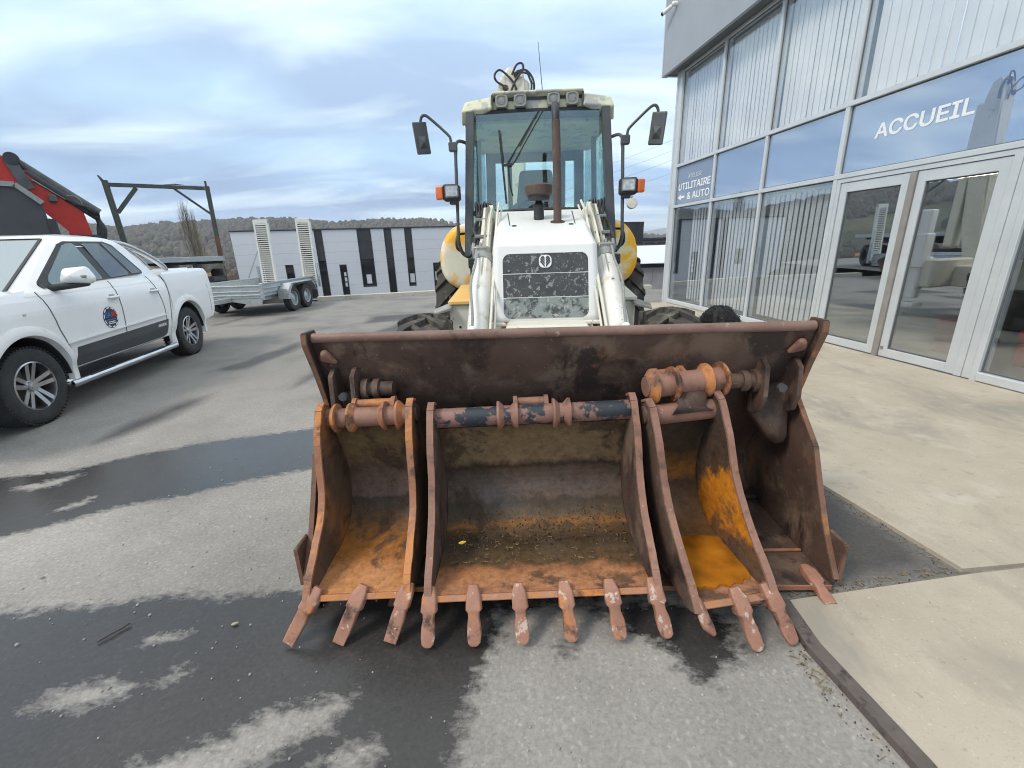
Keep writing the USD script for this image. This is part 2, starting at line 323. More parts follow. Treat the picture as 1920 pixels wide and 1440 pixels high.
M['stain_right'] = stained('rust_stain_right', [(0, (.028, .021, .016)), (.14, (.038, .027, .018)), (.19, (.20, .095, .025)), (.25, (.24, .105, .024)), (.28, (.062, .040, .026)), (.40, (.13, .070, .030)), (.50, (.16, .075, .024)), (.66, (.075, .040, .018)), (.71, (.09, .055, .030)), (.74, (.32, .15, .085)), (.80, (.36, .17, .10))], .15, 14.0, (.075, .045, .026))
M['stain_right_plate'] = stained('rust_stain_right_plate', [(0, (.055, .036, .026)), (.20, (.075, .048, .033)), (.25, (.10, .058, .034)), (.30, (.60, .215, .016)), (.56, (.55, .195, .014)), (.60, (.12, .07, .04)), (.72, (.10, .065, .045)), (.8, (.24, .11, .065))], .20, 21.0, (.075, .048, .034), sc=14.0)
M['clad_grey'] = simple('cladding_grey', (.36, .38, .41), (.33, .35, .38), rough=.45, scale=2, metallic=.2)
M['alu'] = simple('frame_aluminium', (.64, .67, .69), (.58, .61, .63), rough=.35, scale=3, metallic=.25)
M['alu_dark'] = simple('frame_gasket', (.10, .11, .12), rough=.6)
M['blind'] = simple('blind_fabric', (.84, .83, .82), (.78, .77, .77), rough=.8, scale=4)
M['letter_white'] = simple('letter_white', (.80, .82, .84), rough=.4)
M['panel_white'] = simple('panel_white', (.66, .67, .71), (.62, .63, .67), rough=.4, scale=.5)
M['panel_dark'] = simple('panel_dark', (.035, .035, .04), (.05, .05, .055), rough=.4, scale=2)
M['far_glass'] = simple('far_glass', (.02, .022, .026), rough=.06, spec=.8)
M['kerb'] = layered('kerb_concrete', ((.52, .50, .44), (.44, .42, .37), 3.0), [((.32, .30, .25), 8.0, .58, .72, 2)], rough=.85, bump=.2)
M['dark_interior'] = simple('interior_wall', (.11, .115, .12), (.08, .085, .09), rough=.8)
M['floor_tile'] = simple('interior_floor', (.30, .31, .30), (.26, .27, .26), rough=.35)
M['strip_steel'] = layered('strip_steel', ((.09, .075, .07), (.14, .115, .105), 9.0), [((.05, .04, .035), 20.0, .55, .65, 3)], rough=.7, bump=.3)

def glass(name, refl, tint, gloss=(.9, .95, 1.0), top=.62):
    return mat(name, {'t': ('transparent_bsdf', {'color': tint}), 'g': ('glossy_bsdf', {'color': gloss, 'roughness': .004}),
        'f': ('layer_weight', {'blend': .5}), 'pw': ('math', {'math_type': 'power', 'value2': 3.6}), 'a': ('math', {'math_type': 'multiply_add', 'value2': top - refl, 'value3': refl, 'use_clamp': True}),
        'm': ('mix_closure', {})}, [('f.facing', 'pw.value1'), ('pw.value', 'a.value1'), ('a.value', 'm.fac'), ('t.BSDF', 'm.closure1'), ('g.BSDF', 'm.closure2')], surface='m.closure')
M['shop_glass'] = glass('shop_glass', .20, (.93, .95, .96))
M['upper_glass'] = glass('upper_glass', .09, (.97, .98, .985))
M['door_glass'] = glass('door_glass', .42, (.88, .90, .90))
M['cab_glass'] = glass('cab_glass', .10, (.84, .95, .91))
M['light_glass'] = glass('light_glass', .04, (.85, .95, .94))

def reflective(name, col, refl):
    return mat(name, {'d': ('diffuse_bsdf', {'color': col}), 'g': ('glossy_bsdf', {'color': (.95, .97, 1.0), 'roughness': .01}),
        'f': ('fresnel', {'IOR': 1.5}), 'a': ('math', {'math_type': 'multiply_add', 'value2': 1 - refl, 'value3': refl, 'use_clamp': True}), 'm': ('mix_closure', {})},
        [('f.fac', 'a.value1'), ('a.value', 'm.fac'), ('d.BSDF', 'm.closure1'), ('g.BSDF', 'm.closure2')], surface='m.closure')
M['band_blue'] = reflective('band_blue', (.13, .20, .33), .40)
M['sign_blue'] = reflective('sign_blue', (.20, .25, .34), .10)

# ------------------------------------------------------------------ ground
WET = dict(
 W1=[(-4.6,2.75),(-3.63,2.97),(-3.36,3.03),(-3.07,3.25),(-2.62,3.47),(-1.81,3.69),(-1.0,3.69),(-0.8,2.96),(-1.52,2.9),(-1.91,2.76),(-2.18,2.6),(-2.57,2.47),(-2.82,2.29),(-3.09,2.15),(-4.4,1.7)],
 W2=[(-3.4,1.5),(-2.38,1.62),(-2.24,1.62),(-2.13,1.65),(-1.86,1.64),(-1.8,1.68),(-1.58,1.7),(-1.38,1.67),(-1.23,1.69),(-1.02,1.7),(-0.74,1.85),(0.9,2.1),(0.6,1.6),(-0.1,1.52),(-0.09,1.38),(-0.15,1.25),(-0.19,1.11),(-0.21,0.99),(-0.21,0.6),(-3.4,0.6)],
 W3=[(0.3,1.53),(0.66,1.58),(0.88,1.44),(0.84,1.28),(0.69,1.17),(0.61,1.2),(0.57,1.32),(0.45,1.4)],
 W4=[(0.13,1.34),(0.21,1.35),(0.23,1.31),(0.15,1.3)])
DRY = dict(
 D1=[(-1.78,1.17),(-1.7,1.22),(-1.56,1.26),(-1.52,1.23),(-1.46,1.24),(-1.53,1.17),(-1.67,1.17)],
 D2=[(-1.56,1.43),(-1.52,1.45),(-1.43,1.47),(-1.5,1.43)], D3=[(-1.37,1.26),(-1.31,1.29),(-1.32,1.25)],
 D4=[(-1.29,0.93),(-1.0,1.02),(-0.92,1.1),(-0.79,1.13),(-0.62,1.16),(-0.63,1.09),(-0.74,1.03),(-0.9,0.93),(-1.11,0.91)],
 D5=[(-0.64,0.94),(-0.59,0.99),(-0.49,1.01),(-0.46,0.98),(-0.5,0.94),(-0.55,0.9)],
 D6=[(-3.55,2.76),(-3.25,2.94),(-3.25,2.82),(-3.4,2.74)], D7=[(-2.95,2.46),(-2.86,2.61),(-2.83,2.53),(-2.91,2.47)])
SMEAR = dict(W6=[(-3.65,3.53),(-3.73,4.02),(-3.69,4.55),(-3.48,4.76),(-3.38,4.52),(-3.45,4.0)],
 W7=[(-4.21,5.77),(-4.02,6.31),(-3.82,7.79),(-3.46,7.3),(-3.67,5.97)],
 W5=[(0.9,1.3),(1.0,1.9),(1.47,1.99),(1.98,2.59),(2.0,2.42),(2.04,1.92),(2.08,1.65),(1.6,1.58),(1.08,1.46)],
 W8=[(-2.6,5.0),(-2.9,7.5),(-2.4,9.5),(-1.9,9.0),(-2.2,6.5)], W9=[(-3.2,9.5),(-1.6,10.2),(-1.4,11.0),(-3.4,10.6)])
def sdist(poly, P):
    """signed distance, positive inside"""
    a = np.array(poly, float); b = np.roll(a, -1, 0); d = np.full(len(P), 1e9); ins = np.zeros(len(P), bool)
    for p, q in zip(a, b):
        e = q - p; t = np.clip(((P - p) @ e) / (e @ e + 1e-12), 0, 1)
        d = np.minimum(d, np.linalg.norm(P - p - t[:, None] * e, axis=1))
        c = (p[1] > P[:, 1]) != (q[1] > P[:, 1])
        with np.errstate(divide='ignore', invalid='ignore'):
            ins ^= c & (P[:, 0] < (q[0] - p[0]) * (P[:, 1] - p[1]) / (q[1] - p[1] + 1e-15) + p[0])
    return np.where(ins, d, -d)

def edge_y(x):
    """where the yard ends ahead of the camera"""
    return np.interp(x, [-60, -14, -12, -9.3, -8.2, -6.2, -2.15, 4.9, 30, 60], [26, 25, 24, 16.6, 14.0, 14.35, 15.25, 14.6, 13.0, 12.0])

asphalt = mat('asphalt', {
    'g': ('geometry', {}), 'w': ('attribute', {'attribute': 'wet'}), 's': ('attribute', {'attribute': 'damp'}),
    'en': ('noise_texture', {'scale': 14.0, 'detail': 8.0, 'roughness': .7}), 'em': ('mapping', {'scale': (1.0, 1.6, 1.0)}),
    'ea': ('math', {'math_type': 'multiply_add', 'value2': .26, 'value3': -.13}), 'es': ('math', {'math_type': 'add'}),
    'wm': ('map_range', {'from_min': -.028, 'from_max': .034, 'clamp': True}),
    'da': ('math', {'math_type': 'multiply_add', 'value2': .7, 'value3': -.35}), 'ds': ('math', {'math_type': 'add'}),
    'dm': ('map_range', {'from_min': -.10, 'from_max': .10, 'clamp': True, 'to_max': .85}),
    'nl': ('noise_texture', {'scale': .8, 'detail': 6.0, 'roughness': .6}), 'nf': ('noise_texture', {'scale': 55.0, 'detail': 6.0, 'roughness': .75}),
    'v': ('voronoi_texture', {'scale': 95.0}), 'vb': ('rgb_to_bw', {}),
    'c1': ('rgb_ramp', {'ramp': [(.3, (.215, .20, .185)), (.7, (.375, .35, .325))]}),
    'c2': ('rgb_ramp', {'ramp': [(.30, (.74, .74, .74)), (.55, (1, 1, 1)), (.72, (1.14, 1.13, 1.11))]}),
    'c3': ('rgb_ramp', {'ramp': [(0., (.82, .82, .82)), (.8, (1, 1, 1)), (.97, (1.28, 1.26, 1.22))]}),
    'x1': ('mix_color', {'blend_type': 'multiply', 'fac': 1.0, 'use_clamp': False}), 'x2': ('mix_color', {'blend_type': 'multiply', 'fac': 1.0, 'use_clamp': False}),
    'wc': ('mix_color', {'blend_type': 'multiply', 'b': (.155, .155, .165)}), 'dc': ('mix_color', {'blend_type': 'multiply', 'b': (.15, .15, .16)}),
    'ro': ('map_range', {'to_min': .88, 'to_max': .17, 'clamp': True}), 'bs': ('map_range', {'to_min': .45, 'to_max': .17, 'clamp': True}), 'ro2': ('map_range', {'to_min': 0., 'to_max': .25, 'clamp': True}), 'ro3': ('math', {'math_type': 'subtract'}),
    'b': ('bump', {'strength': .40, 'distance': .005}), 'p': ('principled_bsdf', {'specular_ior_level': .5})},
   [('g.position', 'em.vector'), ('em.vector', 'en.vector'), ('en.fac', 'ea.value1'), ('ea.value', 'es.value1'), ('w.fac', 'es.value2'), ('es.value', 'wm.value'),
    ('nl.fac', 'da.value1'), ('da.value', 'ds.value1'), ('s.fac', 'ds.value2'), ('ds.value', 'dm.value'),
    ('g.position', 'nl.vector'), ('g.position', 'nf.vector'), ('g.position', 'v.vector'), ('v.color', 'vb.color'),
    ('nl.fac', 'c1.fac'), ('nf.fac', 'c2.fac'), ('vb.val', 'c3.fac'),
    ('c1.color', 'x1.a'), ('c2.color', 'x1.b'), ('x1.result', 'x2.a'), ('c3.color', 'x2.b'),
    ('x2.result', 'dc.a'), ('dm.result', 'dc.fac'), ('dc.result', 'wc.a'), ('wm.result', 'wc.fac'), ('wc.result', 'p.base_color'),
    ('wm.result', 'ro.value'), ('dm.result', 'ro2.value'), ('ro.result', 'ro3.value1'), ('ro2.result', 'ro3.value2'), ('ro3.value', 'p.roughness'),
    ('wm.result', 'bs.value'), ('bs.result', 'b.strength'), ('nf.fac', 'b.height'), ('b.normal', 'p.normal')])

def grid_mesh(xs, ys, zf):
    X, Y = np.meshgrid(xs, ys); Z = zf(X, Y); n = len(xs); v = np.c_[X.ravel(), Y.ravel(), Z.ravel()]
    i = np.arange(len(ys) - 1)[:, None] * n + np.arange(n - 1)[None]
    i = i.ravel(); f = np.vstack([np.c_[i, i + 1, i + n + 1], np.c_[i, i + n + 1, i + n]])
    return v, f
xs = np.concatenate([np.linspace(-60, -14, 8), np.arange(-12, -4.4, .2), np.arange(-4.4, 2.4, .035), np.arange(2.4, 8, .4), np.linspace(8.2, 60, 8)])
tt = np.concatenate([np.linspace(-40, 0.2, 8), np.arange(.5, 4.0, .035), np.arange(4.0, 12.4, .2)])
X, T = np.meshgrid(xs, tt)
Y = np.where(T <= 12, T, T)
far = np.arange(1, 6) / 5.0
X = np.vstack([X] + [xs[None]] * 5); E = edge_y(xs)
Y = np.vstack([Y] + [(tt[-1] + (E - tt[-1]) * q)[None] for q in far])
n = len(xs); i = (np.arange(X.shape[0] - 1)[:, None] * n + np.arange(n - 1)[None]).ravel()
gf = np.vstack([np.c_[i, i + 1, i + n + 1], np.c_[i, i + n + 1, i + n]])
gv = np.c_[X.ravel(), Y.ravel(), np.zeros(X.size)]
yard = usdkit.mesh(stage, '/World/asphalt_yard', (gv, gf), asphalt)
tag(yard.GetPrim(), kind='structure')
P2 = gv[:, :2]
wet = np.max([sdist(p, P2) for p in WET.values()], 0)
for p in DRY.values(): wet = np.minimum(wet, np.maximum(-sdist(p, P2), -.3))
damp = np.max([sdist(p, P2) for p in SMEAR.values()], 0)
damp = np.maximum(damp, np.clip((P2[:, 1] - 3.4) * .05 - .16, -.5, -.045))
for nm, arr in (('wet', wet), ('damp', damp)):
    UsdGeom.PrimvarsAPI(yard).CreatePrimvar(nm, Sdf.ValueTypeNames.FloatArray, 'vertex').Set(Vt.FloatArray.FromNumpy(np.clip(arr, -1, 1).astype(np.float32)))

concrete = layered('concrete', ((.37, .32, .255), (.48, .42, .34), 1.6), [((.33, .285, .225), 110.0, .58, .66, 21), ((.62, .56, .47), 85.0, .62, .70, 23), ((.30, .27, .23), 1.7, .52, .68, 3, (1, .5, 1)), ((.50, .455, .385), 3.5, .55, .75, 6), ((.25, .225, .19), 26.0, .64, .72, 2), ((.34, .30, .24), 9.0, .58, .70, 11)], rough=.85, bump=.25, bscale=70)
slabA = [(1.93, 2.458), (2.079, 1.668), (2.40, 1.69), (9.0, 2.0), (9.0, 11.4), (1.05, 11.4), (1.2, 7.0)]
slabA = [(2.079, 1.668), (2.40, 1.692), (9.0, 2.05), (9.0, 11.2), (0.9, 11.2), (1.55, 5.0), (1.945, 2.458)]
slabB = [(1.175, 1.515), (1.16, 1.29), (1.215, .89), (1.4, -3), (9, -3), (9.0, 2.02), (2.40, 1.662), (2.079, 1.632)]
solo('concrete_apron', prism(slabA, 'z', -.05, .022), concrete, kind='structure')
solo('concrete_apron', prism(slabB, 'z', -.05, .024), concrete, kind='structure')
solo('drain_edge_strip', cat_(prism([(1.115, 1.515), (1.10, 1.29), (1.155, .89), (1.34, -3), (1.396, -3), (1.211, .89), (1.156, 1.29), (1.171, 1.515)], 'z', -.05, .03)), M['strip_steel'],
     'narrow dark steel strip along the edge of the concrete slab', 'edge strip')
kx = np.concatenate([np.linspace(-6.2, 5.2, 24)])
for a, b in zip(kx[:-1:2], kx[2::2]):
    ya, yb = float(edge_y(a)), float(edge_y(b))
    nrm = np.array([-(yb - ya), b - a]); nrm /= np.linalg.norm(nrm)
    q = [(a + .006, ya), (b - .006, yb), (b - .006 + nrm[0] * .3, yb + nrm[1] * .3), (a + .006 + nrm[0] * .3, ya + nrm[1] * .3)]
    solo('kerb', prism(q, 'z', -.6, .13), M['kerb'], kind='structure')

# ------------------------------------------------------------------ far terrain
def crest(az):
    """height of the hill line above the eye, in degrees, by azimuth (degrees, right positive)"""
    return np.interp(az, [-180, -120, -75, -50, -40, -33, -25, -18, -10, -2, 4, 9, 14, 25, 60, 180], [2.2, 3.0, 4.6, 3.6, 2.4, 2.9, 3.3, 2.9, 3.0, 2.2, 1.5, .8, .3, .3, 1.0, 2.2])
def terrain_z(x, y):
    r = np.hypot(x, y); az = np.degrees(np.arctan2(x, y))
    beyond = y - edge_y(x) - .25
    low = np.where(beyond < 0, -.35, np.maximum(-1.75, -.35 - np.maximum(beyond, 0) * .55))
    low = low - np.clip((r - 55) / 130, 0, 1) ** 1.3 * 13
    hz = 1.53 + np.tan(np.radians(crest(az))) * 760
    rise = np.clip((r - 250) / 510, 0, 1); rise = rise * rise * (3 - 2 * rise)
    n = (meshkit.fbm(np.stack([x / 90, y / 90, np.zeros_like(x)], -1), 4, 3) - .5)
    z = low + (hz + 13) * rise + n * np.clip((r - 120) / 200, 0, 1) * 9
    back = np.clip((r - 820) / 700, 0, 1); z = z - back * (hz + 6)
    m_el = np.interp(az, [-180, 6, 9, 11, 13, 15, 17, 19, 22, 26, 40, 180], [0, 0, .5, .95, 1.1, 1.0, 1.25, 1.5, 1.4, 1.6, 1.2, 0])
    far = np.exp(-((r - 4200) / 900) ** 2) * np.tan(np.radians(np.maximum(m_el, 0))) * 4200 * 1.02
    return z + far
rr = np.concatenate([np.arange(0, 60, 3), np.geomspace(60, 6500, 85)]); aa = np.radians(np.arange(-180, 180.01, 1.25))
R, A = np.meshgrid(rr, aa)
Xt, Yt = R * np.sin(A), R * np.cos(A); Zt = terrain_z(Xt, Yt)
n = len(rr); i = (np.arange(len(aa) - 1)[:, None] * n + np.arange(n - 1)[None]).ravel()
tf = np.vstack([np.c_[i, i + n + 1, i + 1], np.c_[i, i + n, i + n + 1]])
terrain_mat = mat('hillside', {'g': ('geometry', {}), 'n': ('noise_texture', {'scale': .012, 'detail': 9.0, 'roughness': .62}), 'n2': ('noise_texture', {'scale': .12, 'detail': 8.0, 'roughness': .7}),
    'r': ('rgb_ramp', {'ramp': [(.34, (.075, .068, .052)), (.47, (.10, .085, .065)), (.55, (.085, .10, .045)), (.62, (.16, .145, .09)), (.72, (.09, .08, .06))]}),
    'm': ('mix_color', {'blend_type': 'multiply', 'fac': .8}), 'r2': ('rgb_ramp', {'ramp': [(.35, (.45, .45, .45)), (.65, (1, 1, 1))]}), 'p': ('principled_bsdf', {'roughness': .95, 'specular_ior_level': .1})},
    [('g.position', 'n.vector'), ('g.position', 'n2.vector'), ('n.fac', 'r.fac'), ('n2.fac', 'r2.fac'), ('r.color', 'm.a'), ('r2.color', 'm.b'), ('m.result', 'p.base_color')])
solo('terrain', trimesh.Trimesh(np.c_[Xt.ravel(), Yt.ravel(), Zt.ravel()], tf, process=False), terrain_mat, kind='structure', smooth=True)
# ------------------------------------------------------------------ showroom building
FD = np.array([0.12108, -0.99264, 0]); FN = np.array([-0.99264, -0.12108, 0])   # along the front towards the camera, outwards
FP = np.array([4.072, 11.008, 0.0])
def onfront(m): return basis(m, FP, FD, FN, (0, 0, 1))     # local x along the front, y outwards, z up
bld = thing('showroom_building', 'grey clad showroom with a tall glass front, blue bands and glass entrance doors', 'building')
Z1, Z2, Z3, ZT = 2.28, 3.16, 5.10, 8.2
mull = [-0.30, 1.36, 2.88, 4.45]
S_END = 11.0
def fb(s0, s1, y0, y1, z0, z1, bev=0): return onfront(box(s0, s1, y0, y1, z0, z1, bev))
part(bld, 'corner_post', fb(-.42, -.2, -.12, .06, -.02, Z3, .006), M['alu'])
part(bld, 'corner_post', fb(-.42, -.36, -.02, .075, -.02, Z3), M['alu'])
for s in mull[1:3]:
    part(bld, 'mullion', fb(s - .03, s + .03, -.10, .045, 0.0, Z3, .005), M['alu'])
part(bld, 'mullion', fb(4.42, 4.49, -.10, .045, 0.0, Z3, .005), M['alu'])
part(bld, 'mullion', fb(7.60, 7.67, -.10, .045, Z1, Z3, .005), M['alu'])
part(bld, 'mullion', fb(6.665, 6.725, -.10, .045, 0.0, Z1, .005), M['alu'])
part(bld, 'mullion', fb(8.4, 8.46, -.10, .045, 0.0, Z1, .005), M['alu'])
for zz in (Z1, Z2):
    part(bld, 'transom', fb(-.2, S_END, -.09, .052, zz - .03, zz + .03, .005), M['alu'])
part(bld, 'transom', fb(-.2, S_END, -.09, .040, Z3 - .05, Z3 - .002, .005), M['alu'])
part(bld, 'sill', fb(-.2, 4.40, -.09, .06, .03, .12, .006), M['alu'])
part(bld, 'sill', fb(6.73, S_END, -.09, .06, .03, .12, .006), M['alu'])
part(bld, 'plinth', fb(-.40, 4.40, -.09, .04, -.05, .028), M['kerb'])
part(bld, 'plinth', fb(6.73, S_END, -.09, .04, -.05, .028), M['kerb'])
def pane(s0, s1, z0, z1, m, name='window_pane', y=0.0):
    return part(bld, name, fb(s0, s1, y - .012, y, z0, z1), m)
edges = [(-.20, 1.33), (1.39, 2.85), (2.91, 4.42), (4.49, 7.60), (7.67, S_END)]
for a, b in edges: pane(a, b, Z2 + .03, Z3 - .05, M['upper_glass'])
for j, (a, b) in enumerate(edges): pane(a, b, Z1 + .03, Z2 - .03, M['sign_blue'] if j == 0 else M['band_blue'], 'band_panel')
for a, b in edges[:3] + [(6.725, 8.4), (8.46, S_END)]: pane(a, b, .12, Z1 - .03, M['shop_glass'])
def gasket(s0, s1, z0, z1):
    w = .014
    return cat_(fb(s0, s1, -.004, .006, z0, z0 + w), fb(s0, s1, -.004, .006, z1 - w, z1), fb(s0, s0 + w, -.004, .006, z0 + w, z1 - w), fb(s1 - w, s1, -.004, .006, z0 + w, z1 - w))
for a, b in edges:
    part(bld, 'gasket', gasket(a, b, Z2 + .03, Z3 - .05), M['alu_dark']); part(bld, 'gasket', gasket(a, b, Z1 + .03, Z2 - .03), M['alu_dark'])
for a, b in edges[:3] + [(6.725, 8.4)]: part(bld, 'gasket', gasket(a, b, .12, Z1 - .03), M['alu_dark'])
# cladding above, standing proud of the glass
part(bld, 'soffit', fb(-.62, S_END, -.10, .30, Z3, Z3 + .05), M['alu_dark'])
cx = [-.66, 3.6, 7.4, S_END]
for a, b in zip(cx[:-1], cx[1:]): part(bld, 'cladding_panel', fb(a + .004, b - .004, .26, .33, Z3 - .02, ZT), M['clad_grey'])
part(bld, 'cladding_panel', fb(-.665, -.60, -6, .255, Z3 - .02, ZT), M['clad_grey'])
part(bld, 'corner_trim', fb(-.675, -.64, .20, .34, Z3 - .03, ZT + .02), M['alu'])
part(bld, 'roof', fb(-.6, S_END, -8, .25, ZT - .25, ZT - .1), M['dark_interior'])
# interior
part(bld, 'floor', fb(-.3, S_END, -8, -.09, -.05, .03), M['floor_tile'])
part(bld, 'interior_wall', fb(-.3, S_END, -8.1, -8, 0, 5.0), M['dark_interior'])
part(bld, 'interior_wall', fb(S_END, S_END + .1, -8, -.1, 0, 5.0), M['dark_interior'])
part(bld, 'side_wall', fb(-.42, -.30, -8, -.12, 0, Z3), M['clad_grey'])
part(bld, 'ceiling', fb(-.3, S_END, -8, -.12, 2.75, 2.85), M['blind'])
LA, LB = (1.0, -6.32), (1.60, -6.40)
SP = [(.15, -6.6), (.32, -6.7), (.50, -6.8)]
LAMPBOX = onfront(bar((LA[0], LA[1], 2.70), (LB[0], LB[1], 2.70), .16, .05))
lampm = mat('lit_lamp', {'e': ('emission', {'color': (1.0, .88, .62), 'strength': 5.0})}, [], surface='e.emission')
part(bld, 'ceiling_lamp', LAMPBOX, lampm, label='long lit ceiling lamp behind the right door')
for q in SP: part(bld, 'ceiling_spot', onfront(moved(trimesh.creation.cylinder(.06, .03, sections=12), (q[0], q[1], 2.73))), lampm)
# doors
def leaf(s0, s1, g0, g1):
    d = part(bld, 'door', cat_(fb(s0, g0, -.05, .03, .03, 2.19, .004), fb(g1, s1, -.05, .03, .03, 2.19, .004), fb(g0, g1, -.05, .028, .03, .135, .004), fb(g0, g1, -.05, .028, 2.07, 2.19, .004)), M['alu'])
    part(d, 'door_glass', fb(g0, g1, -.012, 0, .135, 2.07), M['door_glass'])
    w = .012
    part(d, 'gasket', cat_(fb(g0, g1, -.002, .012, .135, .135 + w), fb(g0, g1, -.002, .012, 2.07 - w, 2.07), fb(g0, g0 + w, -.002, .012, .135 + w, 2.07 - w), fb(g1 - w, g1, -.002, .012, .135 + w, 2.07 - w)), M['alu_dark'])
    return d
leaf(4.56, 5.52, 4.66, 5.42)
d2 = leaf(5.605, 6.50, 5.70, 6.40)
part(d2, 'lock', fb(5.62, 5.66, .03, .036, .12, .16), M['rod_steel'])
part(bld, 'door_frame', cat_(fb(4.495, 4.552, -.08, .04, .03, 2.245), fb(6.507, 6.58, -.08, .04, .03, 2.245), fb(6.585, 6.66, -.08, .034, .03, 2.245), fb(4.552, 6.507, -.08, .04, 2.196, 2.245)), M['alu'])
part(bld, 'door_post', fb(5.527, 5.60, -.06, .05, .0, 2.19), simple('door_post_brown', (.36, .33, .31), (.30, .27, .25), rough=.45, metallic=.3))
part(bld, 'threshold', fb(4.49, 6.66, -.09, .045, -.02, .026), M['alu_dark'])
# lettering
def words(text, s0, s1, z, h, m, name='lettering', bold=True):
    t = meshkit.text_mesh(text, h, .004, bold); v = np.array(t.vertices); w = v[:, 0].max()
    t.vertices = np.c_[s0 + v[:, 0] / w * (s1 - s0), v[:, 2] + .002, z + v[:, 1]]
    t = trimesh.Trimesh(t.vertices, t.faces, process=False)
    return part(bld, name, onfront(t), m)
words('ACCUEIL', 4.90, 6.02, 2.665, .155, M['letter_white'], bold=True)
words('ATELIER', .30, .84, 2.83, .085, simple('letter_pale', (.62, .66, .72), rough=.5), bold=False)
words('UTILITAIRE', -.12, 1.22, 2.62, .135, M['letter_white'])
words('& AUTO', .30, 1.22, 2.40, .135, M['letter_white'])
part(bld, 'arrow_sign', onfront(prism([(-.12, 2.465), (.04, 2.53), (.04, 2.49), (.19, 2.49), (.19, 2.44), (.04, 2.44), (.04, 2.40)], 'y', .002, .006)), M['letter_white'])
# vertical blinds
def blinds(s0, s1, z0, z1, label, y=-.16, step=.115, ang=38, w=.088):
    b = thing('vertical_blind', label, 'window blind')
    s = s0 + .05
    part(b, 'rail', fb(s0, s1, y - .02, y + .02, z1, z1 + .04), M['alu'])
    while s < s1 - .04:
        a = math.radians(ang + nrs.uniform(-5, 5)); c, d = math.cos(a) * w / 2, math.sin(a) * w / 2
        n = np.array([-d, c]) / (w / 2) * .0015
        q = [(s - c + n[0], y - d + n[1]), (s + c + n[0], y + d + n[1]), (s + c - n[0], y + d - n[1]), (s - c - n[0], y - d - n[1])]
        part(b, 'slat', onfront(prism(q, 'z', z0 + nrs.uniform(0, .01), z1 - .005)), M['blind']); s += step
    return b
blinds(-.18, 1.32, Z2 + .06, Z3 - .12, 'white slat blind in the upper window nearest the building corner', ang=7, w=.128, y=-.12)
blinds(1.41, 2.84, Z2 + .06, Z3 - .12, 'white slat blind in the second upper window from the building corner', ang=7, w=.128, y=-.12)
blinds(2.93, 4.40, Z2 + .06, Z3 - .12, 'white slat blind in the third upper window from the building corner', ang=7, w=.128, y=-.12)
blinds(4.55, 7.58, Z2 + .06, Z3 - .12, 'wide white slat blind in the upper window above the ACCUEIL lettering', step=.13, ang=7, w=.143, y=-.12)
blinds(.35, 1.30, .16, Z1 - .10, 'white slat blind in the lower corner window beneath the UTILITAIRE sign', ang=8)
blinds(1.41, 2.84, .16, Z1 - .10, 'white slat blind in the lower window second from the building corner', ang=5)
blinds(2.93, 4.40, .16, Z1 - .10, 'white slat blind in the lower window left of the entrance door', ang=3)
for j, (s, y, c, lab) in enumerate([(5.75, -1.0, 'red_seat', 'left red seat standing inside the right glass door'), (6.55, -1.1, 'red_seat', 'right red seat standing inside the glass beside the door jamb')]):
    st = thing('lobby_seat', lab, 'seat')
    part(st, 'cushion', onfront(box(s - .22, s + .22, y - .22, y + .22, .30, .46, .04)), simple('red_fabric_%d' % j, (.45, .02, .02), rough=.8))
    part(st, 'base', onfront(box(s - .2, s + .2, y - .2, y + .2, .031, .30, .02)), simple('red_base_%d' % j, (.35, .02, .02), rough=.8))
# security camera on the cladding
cc = thing('security_camera', 'small white security camera on the grey cladding near the building corner', 'camera')
c0 = np.array([-.28, .33, 6.22])
part(cc, 'mount', onfront(cat_(rod(c0 + (.12, 0, 0.03), c0 + (.12, .05, 0.03), .045, 14), hulls([(c0 + (.12, .07, .03), .045)]))), M['letter_white'], smooth=40)
part(cc, 'camera_body', onfront(tm(hulls([(c0 + (.06, .10, .0), .04), (c0 + (-.12, .16, -.03), .042)]))), M['letter_white'], smooth=40)
part(cc, 'lens', onfront(rod(c0 + (-.12, .165, -.03), c0 + (-.175, .183, -.04), .036, 14)), M['black'])
# ------------------------------------------------------------------ backhoe loader
BO = (.227, 2.04, 0.0)
bh = thing('backhoe_loader', 'dirty white backhoe loader parked nose on behind its wide rusty front bucket', 'backhoe loader', BO, -2.2)
def bp(name, m, material, smooth=False, parent=None, label=None): return part(parent or bh, name, m, material, smooth, label)

# front bucket: profile (y, z), y grows towards the cab
prof = [(-.015, 1.125), (.035, 1.00), (.13, .80), (.27, .58), (.40, .38), (.46, .24), (.42, .12), (.28, .055), (.0, .045), (-.36, .04)]
prof = [tuple(p) for p in smooth_path([(0, a, b) for a, b in prof], 4)[:, 1:]]
def sheet(profile, t, x0, x1, nx=1):
    """bent plate of thickness t (outwards) between x0 and x1"""
    p = np.array(profile); d = np.gradient(p, axis=0); d /= np.linalg.norm(d, axis=1)[:, None]
    nrm = np.c_[-d[:, 1], d[:, 0]]
    q = p + nrm * t; poly = np.vstack([p, q[::-1]])
    return prism(sg.Polygon(poly).buffer(0), 'x', x0, x1)
lb = bp('loader_bucket', jitter(sheet(prof, .022, -1.185, 1.185).subdivide(), .003, 3), M['rust_dark'], smooth=35)
def bb(name, m, material='rust_dark', smooth=False): return part(lb, name, m, M[material], smooth)
bb('top_beam', cat_(rod((-1.18, .0, 1.132), (1.18, .0, 1.132), .024, 14), box(-1.18, 1.18, .004, .075, 1.07, 1.13, .01)), 'rust_beam', smooth=40)
